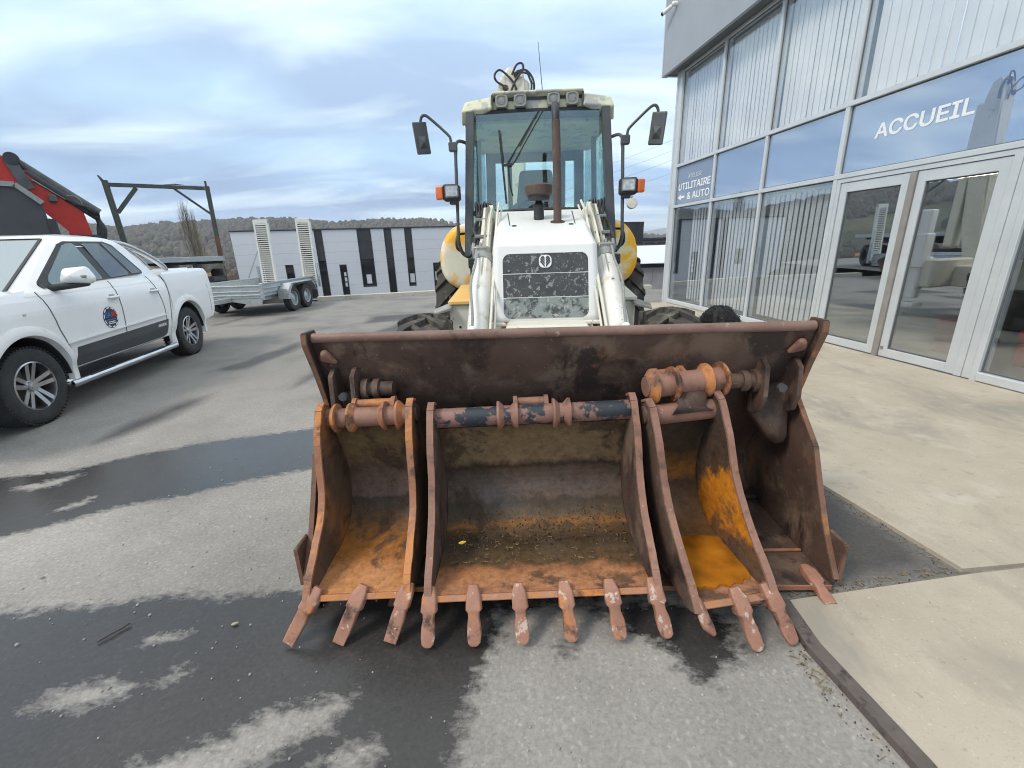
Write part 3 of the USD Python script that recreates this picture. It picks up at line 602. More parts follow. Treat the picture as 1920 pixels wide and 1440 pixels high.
sidep = [(-.045, 1.165), (.05, 1.165), (.14, 1.02), (.22, .82), (.36, .60), (.48, .40), (.53, .22), (.48, .08), (.3, .015), (-.40, .015), (-.415, .07), (-.30, .24), (-.215, .40), (-.13, .58), (.06, .755), (.065, .80), (.015, .95), (-.05, 1.11)]
for s in (-1, 1):
    bb('side_plate', jitter(prism(sidep, 'x', s * 1.19, s * 1.21).subdivide().subdivide(), .003, 4, 3), 'rust_dark', smooth=35)
    edge = [(-.045, 1.16), (-.05, 1.11), (.015, .95), (.065, .80), (.06, .755), (-.13, .58), (-.215, .40), (-.30, .24), (-.415, .07)]
    e3 = [(s * 1.2, y - .003, z) for y, z in edge]
    bb('side_edge', cat_(*[bar(a, b, .024, .010, (1, 0, 0)) for a, b in zip(e3[:-1], e3[1:])]), 'rust_worn')
    # bolted side cutter at the bottom
    bb('side_cutter', box(s * 1.213, s * 1.230, -.405, -.30, .04, .25, .006), 'rust_dark')
    bb('side_cutter_edge', cat_(bar((s * 1.2225, -.405, .045), (s * 1.2225, -.405, .24), .018, .010, (1, 0, 0))), 'rust_worn')
    # clam hinge arms inside the bucket
    xa, xb = s * 1.00, s * 1.13
    bb('hinge_arm', tm(hulls([((xa, .09, .80), .03), ((xb, .09, .80), .03), ((xa, .08, .70), .035), ((xb, .08, .70), .035), ((s * 1.08, .04, .60), .05), ((s * 1.12, .06, .56), .05)])), 'rust_dark', smooth=50)
    for q in (xa - .012, xb + .012):
        bb('hinge_plate', jitter(prism([(.02, .97), (-.02, .94), (-.035, .80), (-.01, .72), (.10, .66), (.14, .80), (.09, .98)], 'x', q - .011, q + .011), .002, 8), 'rust_dark')
    bb('hinge_pin', cat_(rod((s * .83, .05, .855), (s * .97, .05, .855), .038, 20), rod((s * .90, .05, .855), (s * .93, .05, .855), .052, 20), rod((s * .955, .05, .855), (s * .985, .05, .855), .058, 20)), 'rust_dark', smooth=40)
    bb('hinge_bolt', rod((s * 1.065, -.035, .84), (s * 1.065, -.012, .84), .020, 14), 'dark_grey', smooth=40)
    bb('lug', tm(hulls([((s * 1.13, -.01, 1.055), .022), ((s * 1.15, .02, 1.03), .022), ((s * 1.10, .02, 1.01), .012)])), 'rust_pink', smooth=50)
bb('cutting_edge', box(-1.185, 1.185, -.42, -.20, .018, .044, .004), 'rust_dark')
bb('cutting_edge_lip', box(-1.185, 1.185, -.428, -.421, .018, .044, .002), 'rust_edge')
bb('floor_strip', box(-1.18, 1.18, -.205, -.19, .046, .058, .003), 'rust_edge')
bb('heel_step', box(-1.18, 1.18, .24, .30, .06, .085, .006), 'rust_dark')
def tooth(o, d, upv, L=.155, w0=.033, w1=.022, h0=.027, chisel=0):
    """adapter and point as one worn shape along d"""
    d = np.array(d, float); d /= np.linalg.norm(d); upv = np.array(upv, float); upv -= d * (upv @ d); upv /= np.linalg.norm(upv); s = np.cross(d, upv)
    if chisel: rows = [(-.06, w0 * .55, h0 * .4), (-.02, w0 * .95, h0), (.035, w0 * 1.0, h0 * 1.0), (.045, w0 * .80, h0 * .85), (.08, w0 * .86, h0 * .62), (.13, w0 * .84, h0 * .32), (L - .004, w0 * .80, .005), (L, w0 * .80, .003)]
    else: rows = [(-.06, w0 * .55, h0 * .4), (-.02, w0 * .92, h0), (.035, w0 * 1.0, h0 * 1.02), (.046, w0 * .70, h0 * .80), (.066, w0 * .66, h0 * .72), (.10, w0 * .84, h0 * .50), (.135, w0 * .86, h0 * .30), (L - .014, w0 * .74, .007), (L - .003, w0 * .45, .004), (L, w0 * .2, .002)]
    v = []; n = 16
    for a, w, h in rows:
        for t in np.arange(n) * 2 * math.pi / n:
            c, q = math.cos(t), math.sin(t); e = .38
            v.append(np.array(o) + d * a + s * w * math.copysign(abs(c) ** e, c) + upv * h * math.copysign(abs(q) ** e, q))
    m = len(rows); f = []
    for i in range(m - 1):
        for j in range(n):
            k2 = (j + 1) % n; f += [(i * n + j, i * n + k2, (i + 1) * n + k2), (i * n + j, (i + 1) * n + k2, (i + 1) * n + j)]
    v += [np.array(o) + d * rows[0][0], np.array(o) + d * L]
    for j in range(n):
        k2 = (j + 1) % n; f += [(m * n, k2, j), (m * n + 1, (m - 1) * n + j, (m - 1) * n + k2)]
    t = trimesh.Trimesh(v, f, process=False)
    if t.volume < 0: t.invert()
    return jitter(t, .003, 30, int(abs(o[0]) * 90))
for x in (-1.13, -.76, .80, 1.12): bb('tooth', tooth((x, -.38, .05), (.03 if x > 0 else -.03, -1, -.22), (0, 0, 1), L=.13), 'rust_tooth', smooth=40)

# wheels (axis along x)
def tractor_wheel(name, cx, cy, R, W, rim_r, nl, steer=0, toe=1):
    w = W / 2
    tyre = lathe([(rim_r, -w * .8), (rim_r + .06, -w * .98), (R * .84, -w), (R - .06, -w * .93), (R - .045, -w * .5), (R - .04, 0), (R - .045, w * .5), (R - .06, w * .93), (R * .84, w), (rim_r + .06, w * .98), (rim_r, w * .8)], 48)
    T = lambda m: moved(moved(m, rot=(0, 0, steer)), (cx, cy, R))
    o = bp(name, T(tyre), M['rubber'], smooth=50)
    bars = []
    for i in range(nl):
        for s in (-1, 1):
            a0 = 2 * math.pi * (i + (.5 if s > 0 else 0)) / nl
            P = []
            for t in np.linspace(0, 1, 5):
                x = s * (-.04 + t * (w + .055 - .02)) if t < .99 else s * (w * .99)
                a = a0 + (t * .42) * .9; r = R - .02 - (.035 * t ** 3)
                P.append((x, a, r))
            for (xa, aa, ra), (xb, ab, rb) in zip(P[:-1], P[1:]):
                hw = .030; q = []
                for x, a, r in ((xa, aa, ra), (xb, ab, rb)):
                    for da in (-1, 1):
                        for rrr, sw in ((r - .06, 1.5), (r + .02, 1.0)):
                            b = a + da * hw * sw / R
                            q.append((x, rrr * math.cos(b), rrr * math.sin(b)))
                bars.append(hullp(q))
    part(o, 'lugs', T(cat_(*bars)), M['rubber'])
    rim = lathe([(rim_r - .02, -w * .82), (rim_r + .015, -w * .84), (rim_r + .01, w * .84), (rim_r - .02, w * .82), (rim_r - .04, w * .3), (.12, w * .15), (.12, -w * .1), (rim_r - .05, -w * .1)], 40)
    part(o, 'rim', T(rim), M['cream_paint'], smooth=40)
    part(o, 'hub', T(cat_(rod((-w * .4, 0, 0), (w * .45, 0, 0), .11, 20), *[rod((w * .1, .17 * math.cos(a), .17 * math.sin(a)), (w * .26, .17 * math.cos(a), .17 * math.sin(a)), .016, 8) for a in np.arange(8) * math.pi / 4])), M['cream_paint'], smooth=40)
    return o
tractor_wheel('front_wheel', -.955, 1.36, .52, .37, .24, 14, steer=0)
tractor_wheel('front_wheel', .955, 1.36, .52, .37, .24, 14, steer=-9)
tractor_wheel('rear_wheel', -1.03, 3.90, .71, .44, .37, 17)
tractor_wheel('rear_wheel', 1.05, 3.90, .71, .44, .37, 17)
bp('front_axle', cat_(box(-.8, .8, 1.28, 1.44, .42, .58, .02), rod((-.75, 1.36, .5), (.75, 1.36, .5), .07)), M['cream_paint'])
bp('rear_axle', cat_(box(-.82, .82, 3.75, 4.05, .55, .85, .04)), M['cream_paint'])
bp('chassis', cat_(box(-.36, .36, 1.2, 5.4, .55, .92, .02), box(-.30, .30, 1.05, 1.3, .62, .98, .02)), M['cream_paint'])

# hood
def ball(x, y, z, r=.05): return [((s * x, y, z), r) for s in (-1, 1)]
hood = hulls(ball(.355, 1.30, 1.0) + ball(.345, 1.44, 1.50) + ball(.325, 1.62, 1.595, .045) + ball(.385, 2.62, 1.80, .05) + ball(.40, 2.62, 1.0), 20)
hd = bp('hood', hood, M['white_paint'], smooth=60)
for s in (-1, 1):
    a, b = np.array((s * .268, 1.78, 1.671)), np.array((s * .31, 2.50, 1.826))
    part(hd, 'seam', bar(a, b, .008, .006), M['black'])
    part(hd, 'plug', moved(trimesh.creation.cylinder(.020, .008, sections=16), (s * .235, 1.80, 1.681), (12, 0, 0)), M['black'])
part(hd, 'bottom_lip', cat_(box(-.42, .42, 1.235, 1.30, .945, .975, .008)), M['chipped_white'])
bumper = [(-.42, -.14), (-.09, .14), (.17, .42)]
for a, b in bumper: bp('front_bar', box(a, b, 1.10, 1.20, .885, .925, .012), M['chipped_white'])
bp('front_bracket', cat_(box(-.13, -.10, 1.08, 1.22, .86, .96), box(.145, .165, 1.08, 1.22, .86, .96), box(-.40, .40, 1.13, 1.22, .86, .884)), M['rust_pink'])
# grille: three panels on the sloping front
gy = np.array((0, 1.25, .955)); gu = np.array((0, .14, .50)); gu /= np.linalg.norm(gu); gn = np.cross((1, 0, 0), gu)
def ong(m): return basis(m, gy, (1, 0, 0), gu, gn)
def rrect(w, h, r, cx=0, cy=0, n=6): return sg.box(cx - w / 2 + r, cy - h / 2 + r, cx + w / 2 - r, cy + h / 2 - r).buffer(r, quad_segs=n)
full = rrect(.64, .485, .055, 0, .285); 
gr = bp('grille', ong(prism(full.buffer(.012), 'z', -.02, .002)), M['black'])
for a, b, mm in ((.03, .197, 'grille_low'), (.201, .376, 'grille'), (.380, .54, 'grille')):
    part(gr, 'grille_panel', ong(prism(full.intersection(sg.box(-1, a, 1, b)), 'z', -.02, .014)), M[mm])
for y in (.1965, .3755): part(gr, 'grille_groove', ong(prism(sg.box(-.318, y, .318, y + .0050), 'z', -.01, .0125)), M['black'])
for x in (-.275, .275):
    for y in (.09, .40): part(gr, 'bolt', ong(moved(trimesh.creation.cylinder(.008, .012, sections=10), (x, y, .016))), M['lamp_grey'])
badge = rrect(.094, .094, .034, 0, .465)
em = part(gr, 'emblem', ong(prism(badge, 'z', .012, .020)), M['letter_white'])
leafs = [rrect(.080, .080, .028, 0, .465)]
holes = []
for s in (-1, 1):
    for y0, ln, wd in ((.424, .044, .0115), (.446, .042, .0105), (.466, .034, .0095), (.484, .020, .008)):
        p = [(s * .006, y0), (s * (.006 + ln * .72), y0 + ln * .85), (s * (.006 + ln * .60), y0 + ln * .85 + wd), (s * .006, y0 + wd * 1.1)]
        holes.append(sg.Polygon(p).buffer(.0012).intersection(leafs[0]))
part(em, 'leaf_mark', cat_(*[ong(prism(h, 'z', .0202, .0225)) for h in holes if not h.is_empty]), M['dark_grey'])

# exhaust and pre-cleaner
bp('exhaust_pipe', tube([(.132, 1.92, 1.66), (.128, 1.92, 2.1), (.118, 1.93, 2.47)], .034, 18), M['rust_pipe'], smooth=40)
bp('exhaust_tip', tube([(.118, 1.93, 2.46), (.118, 1.95, 2.53), (.118, 2.02, 2.60)], .031, 16), M['black'], smooth=40)
bp('exhaust_collar', moved(trimesh.creation.cylinder(.062, .012, sections=24), (.132, 1.92, 1.705), (14, 0, 0)), M['rust_dark'], smooth=40)
def lz(p, n=32):
    m = lathe([(r, x) for r, x in p], n); v = np.array(m.vertices); m.vertices = np.c_[v[:, 1], v[:, 2], v[:, 0]]; 
    if m.volume < 0: m.invert()
    return m
bp('pre_cleaner_bowl', moved(lz([(0, .115), (.085, .115), (.118, .100), (.122, .085), (.113, .03), (.10, .02), (0, .02)]), (-.02, 2.10, 1.915)), M['rust_pipe'], smooth=35)
bp('pre_cleaner_skirt', moved(lz([(0, .022), (.096, .022), (.098, -.01), (.085, -.025), (0, -.025)]), (-.02, 2.10, 1.915)), M['black'], smooth=35)
bp('air_intake', moved(lz([(0, 0), (.046, 0), (.044, .1), (.048, .105), (.048, .125), (.04, .13), (0, .2)]), (-.02, 2.10, 1.735)), M['black'], smooth=35)

# cab
def quadbar(p, q, w, h, side=(1, 0, 0)): return bar(p, q, w, h, side)
for s in (-1, 1):
    bp('front_pillar', tm(m3.Manifold.batch_hull([m3.Manifold.cube((.075, .09, .02), True).translate((s * (.655 + .012 * i), 2.80 - .05 * i, z)) for i, z in ((0, 2.76), (2, 2.2), (5, 1.45))])), M['pillar'])
    bp('rear_pillar', quadbar((s * .60, 4.30, 1.2), (s * .57, 4.30, 2.78), .12, .10), M['pillar'])
    bp('mid_pillar', quadbar((s * .70, 3.55, 1.2), (s * .65, 3.55, 2.75), .05, .07), M['pillar'])
    bp('side_glass', hullp([(s * .70, 2.85, 2.70), (s * .64, 4.25, 2.72), (s * .66, 4.25, 1.35), (s * .735, 2.80, 1.35), (s * .705, 2.85, 2.70), (s * .74, 2.80, 1.35)]), M['light_glass'])
    bp('door_sill', box(s * .60, s * .74, 2.74, 4.3, 1.22, 1.36, .015), M['pillar'])
    bp('lower_glass', hullp([(s * .48, 2.70, 1.83), (s * .68, 2.70, 1.83), (s * .70, 2.68, 1.42), (s * .48, 2.68, 1.42), (s * .48, 2.705, 1.83), (s * .68, 2.705, 1.83)]), M['cab_glass'])
    bp('lower_frame', cat_(box(s * .46, s * .70, 2.66, 2.72, 1.83, 1.87), box(s * .46, s * .72, 2.66, 2.72, 1.36, 1.42), box(s * .455, s * .475, 2.66, 2.72, 1.42, 1.83)), M['pillar'])
    bp('grab_rail', tube([(s * .77, 2.70, 1.66), (s * .83, 2.62, 1.64), (s * .84, 2.60, 1.52), (s * .77, 2.68, 1.46)], .012, 8), M['black'], smooth=40)
# windshield: slightly bowed
ws = []
for i, x in enumerate(np.linspace(-1, 1, 11)):
    b = .05 * (1 - x * x)
    ws.append([(x * .635, 2.80 - b, 2.745), (x * .675, 2.74 - b, 1.845 + .028 * (1 - x * x))])
v = np.array(ws).reshape(-1, 3); n = len(v)
v = np.vstack([v, v + (0, .006, 0)]); f = []
for i in range(10):
    a, b, c, d = 2 * i, 2 * i + 1, 2 * i + 2, 2 * i + 3
    f += [(a, b, d), (a, d, c), (a + n, d + n, b + n), (a + n, c + n, d + n)]
bp('windshield', trimesh.Trimesh(v, f, process=False), M['cab_glass'], smooth=60)
bp('windshield_seal', tube([(x * .69, 2.735 - .05 * (1 - x * x), 1.838 + .028 * (1 - x * x)) for x in np.linspace(-1, 1, 9)], .016, 8), M['black'], smooth=40)
bp('rear_frame', cat_(box(-.62, .62, 4.27, 4.33, 2.56, 2.80), box(-.62, .62, 4.27, 4.33, 1.2, 1.62), box(-.36, -.30, 4.27, 4.33, 1.62, 2.56), box(.34, .40, 4.27, 4.33, 1.62, 2.56)), M['pillar'])
bp('cab_floor', cat_(box(-.70, .70, 2.72, 4.33, 1.10, 1.20), box(-.45, .45, 2.72, 2.86, 1.2, 1.80)), M['black'])
bp('roof_lining', box(-.66, .66, 2.84, 4.35, 2.72, 2.78), M['seat_fabric'])
rf = bp('roof', cat_(hulls([((s * .67, y, z), .035) for s in (-1, 1) for y in (2.86, 4.35) for z in (2.80, 2.84)], 14), hulls([((s * .715, y, 2.79), .03) for s in (-1, 1) for y in (2.95, 4.3)] + [((s * .70, y, 2.70), .03) for s in (-1, 1) for y in (2.95, 4.3)], 10)), M['roof_paint'], smooth=50)
for s in (-1, 1):
    part(rf, 'roof_pod', tm(hulls([((s * .46, 2.80, 2.805), .022), ((s * .72, 2.83, 2.785), .022), ((s * .46, 2.84, 2.875), .03), ((s * .69, 2.87, 2.85), .03), ((s * .46, 3.3, 2.87), .03), ((s * .70, 3.3, 2.85), .03), ((s * .74, 2.90, 2.70), .015)], 14)), M['roof_paint'], smooth=50)
part(rf, 'roof_cap', tm(hulls([((s * .425, 2.79, 2.925), .012) for s in (-1, 1)] + [((s * .43, 2.84, 2.915), .022) for s in (-1, 1)] + [((s * .45, 3.8, 2.915), .03) for s in (-1, 1)] + [((s * .47, 3.4, 2.85), .03) for s in (-1, 1)], 14)), M['roof_paint'], smooth=50)
part(rf, 'light_recess', cat_(box(-.44, .44, 2.835, 2.86, 2.72, 2.905), box(-.445, -.43, 2.79, 2.86, 2.78, 2.91), box(.43, .445, 2.79, 2.86, 2.78, 2.91)), M['seat_fabric'])
part(rf, 'visor_shade', hullp([(x, y, z) for x in (-.60, .60) for y, z in ((2.83, 2.79), (2.835, 2.70), (2.815, 2.79), (2.82, 2.70))]), M['black'])
for x in (-.345, -.165, .155, .335):
    wl = part(rf, 'work_light', tm(hulls([((x + a, 2.80, 2.853 + b), .018) for a in (-.045, .045) for b in (-.04, .04)] + [((x + a, 2.84, 2.853 + b), .012) for a in (-.03, .03) for b in (-.03, .03)], 12)), M['lamp_grey'], smooth=50)
    part(rf, 'work_light_rim', prism(sg.Polygon(rrect(.112, .104, .038, x, 2.853).exterior, [rrect(.094, .086, .032, x, 2.853).exterior]), 'y', 2.768, 2.786), M['light_rim'])
    part(rf, 'work_light_lens', cat_(prism(rrect(.094, .086, .032, x, 2.853), 'y', 2.775, 2.783), lathe([(.0, 2.768), (.028, 2.770), (.034, 2.776), (0, 2.776)], 24).apply_transform(np.array([[0, 1, 0, x], [1, 0, 0, 0], [0, 0, 1, 2.853], [0, 0, 0, 1.]]))), M['lamp_grey'])
    part(rf, 'work_light_housing', tm(hulls([((x + a, 2.84, 2.795), .02) for a in (-.04, .04)] + [((x + a, 2.84, 2.76), .015) for a in (-.025, .025)])), M['black'], smooth=50)
# wipers
bp('wiper_arm', cat_(bar((.02, 2.745, 2.765), (-.325, 2.715, 2.27), .014, .01), bar((.06, 2.745, 2.765), (-.255, 2.715, 2.28), .010, .01), bar((.02, 2.74, 2.765), (-.18, 2.72, 2.45), .03, .012)), M['black'])
bp('wiper_blade', cat_(bar((-.375, 2.715, 2.59), (-.325, 2.705, 1.93), .014, .02), bar((-.345, 2.70, 2.28), (-.25, 2.70, 2.29), .03, .02)), M['black'])
bp('wiper_link', tube([(-.30, 2.71, 2.28), (-.285, 2.70, 2.1), (-.26, 2.71, 2.0)], .008, 6), M['black'])
# seat, wheel and console inside
st = bp('seat', cat_(hulls([((s * .19, 3.66, 1.92), .06) for s in (-1, 1)] + [((s * .15, 3.74, 2.33), .05) for s in (-1, 1)]), hulls([((s * .24, 3.62, 1.60), .07) for s in (-1, 1)] + [((s * .24, 3.70, 1.95), .06) for s in (-1, 1)]), hulls([((s * .2, y, 1.58), .07) for s in (-1, 1) for y in (3.2, 3.6)])), M['seat_fabric'], smooth=50)
part(st, 'seat_base', box(-.2, .2, 3.2, 3.6, 1.2, 1.52, .02), M['black'])
bp('steering_wheel', moved(trimesh.creation.torus(.19, .016, 28, 8), (-.02, 3.02, 1.90), (-28, 0, 0)), M['black'], smooth=40)
bp('steering_column', rod((-.02, 2.84, 1.5), (-.02, 3.02, 1.9), .05, 10), M['black'])
bp('control_levers', cat_(*[cat_(rod((x, 3.9, 1.5), (x + .01, 3.85, 2.0), .012, 8), moved(trimesh.creation.icosphere(2, .03), (x + .01, 3.85, 2.0))) for x in (-.25, -.15, .22)]), M['black'])
# mirrors and side posts
for s in (-1, 1):
    mb = bp('mirror_bracket', cat_(tube([(s * .70, 2.76, 2.50), (s * .765, 2.68, 2.505), (s * .79, 2.62, 2.46), (s * .792, 2.6, 2.38)], .015, 10), rod((s * .792, 2.6, 2.47), (s * .81, 2.55, 1.66), .016, 10), tube([(s * .81, 2.55, 1.68), (s * .812, 2.55, 1.58), (s * .79, 2.62, 1.47), (s * .73, 2.70, 1.42)], .018, 10), tube([(s * .83, 2.6, 2.45), (s * .835, 2.6, 2.51), (s * .86, 2.6, 2.55), (s * 1.00, 2.6, 2.675), (s * 1.06, 2.6, 2.715), (s * 1.095, 2.6, 2.70), (s * 1.11, 2.6, 2.64), (s * 1.115, 2.6, 2.47)], .013, 10)), M['dark_grey'], smooth=40)
    part(mb, 'clamp', cat_(box(s * .775, s * .855, 2.57, 2.63, 2.40, 2.48, .008)), M['dark_grey'])
    hd2 = np.array((s * 1.105, 2.58, 2.52))
    mir = cat_(hulls([((x * .072, 0, z), .014) for x in (-1, 1) for z in (-.135, .135)] + [((x * .066, .02, z), .012) for x in (-1, 1) for z in (-.13, .13)], 10), hullp([(-.05, -.012, -.10), (.05, -.012, -.10), (.05, -.012, .02), (-.05, -.012, .02), (.012, -.055, -.03), (-.012, -.055, -.03), (.012, -.055, -.05), (-.012, -.055, -.05)]))
    mir = moved(trimesh.Trimesh(np.array(mir.vertices) * (.80, .9, .92), mir.faces, process=False), hd2, (0, s * 6, s * -30))
    mr = part(bh, 'mirror', mir, M['dark_grey'])
    li = bp('headlight', box(s * .765, s * .930, 2.48, 2.60, 1.955, 2.105, .018), M['black'])
    lx = (s * .775, s * .895)
    part(li, 'headlight_frame', prism(rrect(.128, .105, .014, s * .838, 2.037), 'y', 2.470, 2.482), M['lamp_grey'])
    part(li, 'headlight_lens', prism(rrect(.108, .086, .012, s * .838, 2.037), 'y', 2.462, 2.472), M['lamp_lens'])
    part(li, 'indicator', tm(hulls([((s * x, y, z), .014) for x, y in ((.940, 2.49), (.985, 2.51), (.985, 2.56), (.94, 2.57)) for z in (1.985, 2.075)])), M['orange_lens'], smooth=50)
    part(li, 'light_mount', cat_(box(s * .79, s * .87, 2.5, 2.58, 1.925, 1.96, .006)), M['black'])
bp('horn', cat_(moved(moved(lz([(0, .012), (.042, .010), (.05, 0), (.05, -.02), (.03, -.03), (0, -.03)]), rot=(90, 0, 0)), (.885, 2.5, 1.875)), box(.88, .89, 2.5, 2.53, 1.91, 1.95)), M['cream_paint'], smooth=40)
bp('aerial', cat_(rod((.10, 3.5, 2.9), (.04, 3.6, 3.62), .006, 6, .003)), M['black'])

# rear mudguards
for s in (-1, 1):
    pr = [(3.20, 1.10), (3.17, 1.25), (3.22, 1.48), (3.38, 1.62), (3.60, 1.70), (4.3, 1.72), (4.62, 1.60), (4.72, 1.40), (4.60, 1.42), (4.3, 1.58), (3.7, 1.57), (3.42, 1.45), (3.32, 1.28), (3.32, 1.08)]
    m = m3.Manifold.batch_hull([m3.Manifold.sphere(.07, 16).translate((s * x, y, z)) for x, y, z in ((.74, 3.22, 1.08), (.96, 3.20, 1.10), (1.06, 3.20, 1.24), (1.06, 3.24, 1.48), (.95, 3.30, 1.66), (.72, 3.34, 1.72), (.80, 4.45, 1.64), (1.0, 4.45, 1.5), (1.04, 4.5, 1.3), (.80, 4.5, 1.1))])
    cutter = m3.Manifold.cylinder(1.0, .755, .755, 48, True).rotate((0, 90, 0)).translate((s * 1.0, 3.90, .71))
    m = m - cutter - m3.Manifold.cube((2, 3, 2), True).translate((s * 1.0, 3.9, -.02))
    gm = tm(m.refine_to_length(.045)); gm.merge_vertices(); trimesh.smoothing.filter_laplacian(gm, lamb=.5, iterations=9)
    bp('mudguard', gm, M['yellow_fender'], smooth=60)
# step boxes / tanks at the side of the cab
for s in (-1, 1):
    tk = bp('tank', box(s * .62, s * .895, 2.20, 2.75, .50, 1.0, .02), M['cream_paint'])
    part(tk, 'tank_lid', hullp([(s * .61, 2.17, 1.005), (s * .90, 2.17, 1.005), (s * .61, 2.75, 1.14), (s * .84, 2.75, 1.14), (s * .61, 2.17, 1.03), (s * .90, 2.17, 1.03), (s * .61, 2.75, 1.06), (s * .90, 2.6, 1.06)]), M['orange_paint' if s < 0 else 'cream_paint'])
    part(tk, 'drain_plug', rod((s * .80, 2.195, .78), (s * .80, 2.215, .78), .012, 10), M['black'])
    bp('step_plate', cat_(hullp([(s * .86, 2.10, .98), (s * 1.03, 2.12, .93), (s * 1.05, 2.25, .955), (s * .86, 2.3, 1.02), (s * .86, 2.1, .96), (s * 1.03, 2.12, .915)]), box(s * .88, s * .95, 1.98, 2.0, .6, .92)), M['rod_steel'])

# loader arms, cylinders, valves, hoses
for s in (-1, 1):
    arm = [(.55, .28), (.72, .24), (1.0, .62), (1.5, 1.08), (2.1, 1.52), (2.55, 1.72), (2.58, 1.84), (2.44, 1.90), (1.95, 1.62), (1.35, 1.17), (.85, .72), (.58, .42)]
    bp('loader_arm', prism(arm, 'x', s * .445, s * .485), M['cream_paint'])
    bp('loader_arm', prism([(a, b - .02) for a, b in arm], 'x', s * .505, s * .535), M['cream_paint'])
    bp('tilt_cylinder', cat_(rod((s * .50, .72, .72), (s * .50, 1.66, 1.40), .077, 24)), M['arm_white'], smooth=40)
    bp('cylinder_head', cat_(rod((s * .50, 1.64, 1.385), (s * .50, 1.72, 1.443), .083, 24), box(s * .44, s * .58, 1.66, 1.74, 1.42, 1.53, .012)), M['lamp_grey'], smooth=40)
    bp('piston_rod', rod((s * .50, 1.7, 1.42), (s * .50, 2.45, 1.86), .028, 12), M['rod_steel'], smooth=40)
    bp('valve', cat_(box(s * .55, s * .61, 1.60, 1.68, 1.36, 1.44, .008), rod((s * .58, 1.575, 1.395), (s * .58, 1.62, 1.395), .022, 12)), M['black'])
    bp('cylinder_boss', tm(hulls([((s * .52, .84, .925), .035), ((s * .52, .90, .985), .03)])), M['white_paint'], smooth=40)
    bp('cylinder_pipe', tube([(s * .52, .90, 1.0), (s * .525, 1.0, 1.09), (s * .555, 1.25, 1.27), (s * .535, 1.45, 1.40), (s * .54, 1.62, 1.50)], .010, 8), M['lamp_grey'], smooth=40)
    for q, (dx, dz, rr_) in enumerate(((.0, .0, .010), (.026, .012, .009), (-.07, .04, .011), (-.095, .0, .009))):
        bp('hydraulic_pipe', tube([(s * (.475 + dx), .95, .90 + dz), (s * (.462 + dx), 1.5, 1.36 + dz), (s * (.46 + dx), 2.05, 1.72 + dz), (s * (.455 + dx), 2.4, 1.87 + dz)], rr_, 6), M['cream_paint' if q != 1 else 'rod_steel'], smooth=40)
    for q in range(6):
        x0 = .47 + .028 * q
        bp('hydraulic_hose', tube([(s * (x0 - .02), 2.46 - .03 * q, 1.62), (s * (x0 - .01), 2.44, 1.80), (s * x0, 2.47, 1.90 + .012 * (q % 3)), (s * (x0 + .012), 2.52, 1.90), (s * (x0 + .014), 2.58, 1.80), (s * (x0 + .02), 2.62, 1.66)], .011, 7), M['hose'], smooth=40)
    for q in range(4):
        j = rnd.uniform(-.03, .03)
        bp('hydraulic_hose', tube([(s * (.53 + .02 * q), 2.42, 1.80), (s * (.57 + .018 * q + j), 2.22, 1.68 + j), (s * (.54 + .022 * q - j), 2.0, 1.60), (s * (.565 + .014 * q), 1.86, 1.53 + j), (s * (.56 + .01 * q), 1.70, 1.46)], .014, 7), M['hose'], smooth=40)
    for q in range(4): bp('hose_fitting', rod((s * (.49 + .03 * q), 1.72, 1.47 + .02 * (q % 2)), (s * (.49 + .03 * q), 1.80, 1.53 + .02 * (q % 2)), .014, 8), M['lamp_grey'])
    bp('hose_clamp', box(s * .43, s * .60, 2.24, 2.27, 1.75, 1.775, .004), M['lamp_grey']); bp('hose_clamp', box(s * .45, s * .58, 1.93, 1.96, 1.60, 1.625, .004), M['lamp_grey'])
    bp('arm_tower', box(s * .42, s * .60, 2.46, 2.66, .95, 1.86, .02), M['cream_paint'])
# rear hoe: swing post, boom, dipper, stabilisers
rx = -.27
HB = lambda m: trimesh.Trimesh(np.c_[np.array(tm(m).vertices)[:, 0], 5.22 + (np.array(tm(m).vertices)[:, 1] - 5.55) * .52, 1.53 + (np.array(tm(m).vertices)[:, 2] - 1.53) * .905], tm(m).faces, process=False)
bp('hoe_frame', box(-.95, .95, 5.25, 5.45, .55, 1.05, .03), M['cream_paint'])
bp('boom', HB(prism([(5.55, .80), (5.9, .75), (6.25, 1.6), (6.50, 3.0), (6.50, 3.95), (6.40, 4.20), (6.22, 4.27), (6.08, 4.15), (6.05, 3.6), (5.85, 2.2), (5.6, 1.2)], 'x', rx - .16, rx - .125)), M['cream_paint'])
bp('boom', HB(prism([(5.55, .80), (5.9, .75), (6.25, 1.6), (6.50, 3.0), (6.50, 3.95), (6.40, 4.20), (6.22, 4.27), (6.08, 4.15), (6.05, 3.6), (5.85, 2.2), (5.6, 1.2)], 'x', rx + .125, rx + .16)), M['cream_paint'])
bp('boom_web', HB(prism([(5.62, 1.1), (5.72, 1.08), (5.95, 2.0), (6.12, 3.4), (6.16, 4.1), (6.10, 4.12), (6.0, 3.5), (5.80, 2.1)], 'x', rx - .125, rx + .125)), M['cream_paint'])
bp('boom_head', HB(tm(hulls([((rx + s * .19, 6.15, 4.05), .05) for s in (-1, 1)] + [((rx + s * .19, 6.2, 3.75), .05) for s in (-1, 1)] + [((rx - .06, 6.2, 4.26), .05)]))), M['cream_paint'], smooth=50)
for x, z in ((rx - .12, 4.0), (rx + .05, 4.18)): bp('boom_pin', HB(cat_(rod((x, 6.06, z), (x, 6.11, z), .045, 18), rod((x, 6.03, z), (x, 6.07, z), .02, 10))), M['rust_pipe'], smooth=40)
bp('dipper', HB(box(rx - .13, rx + .13, 6.45, 6.75, 1.2, 3.9, .03)), M['cream_paint'])
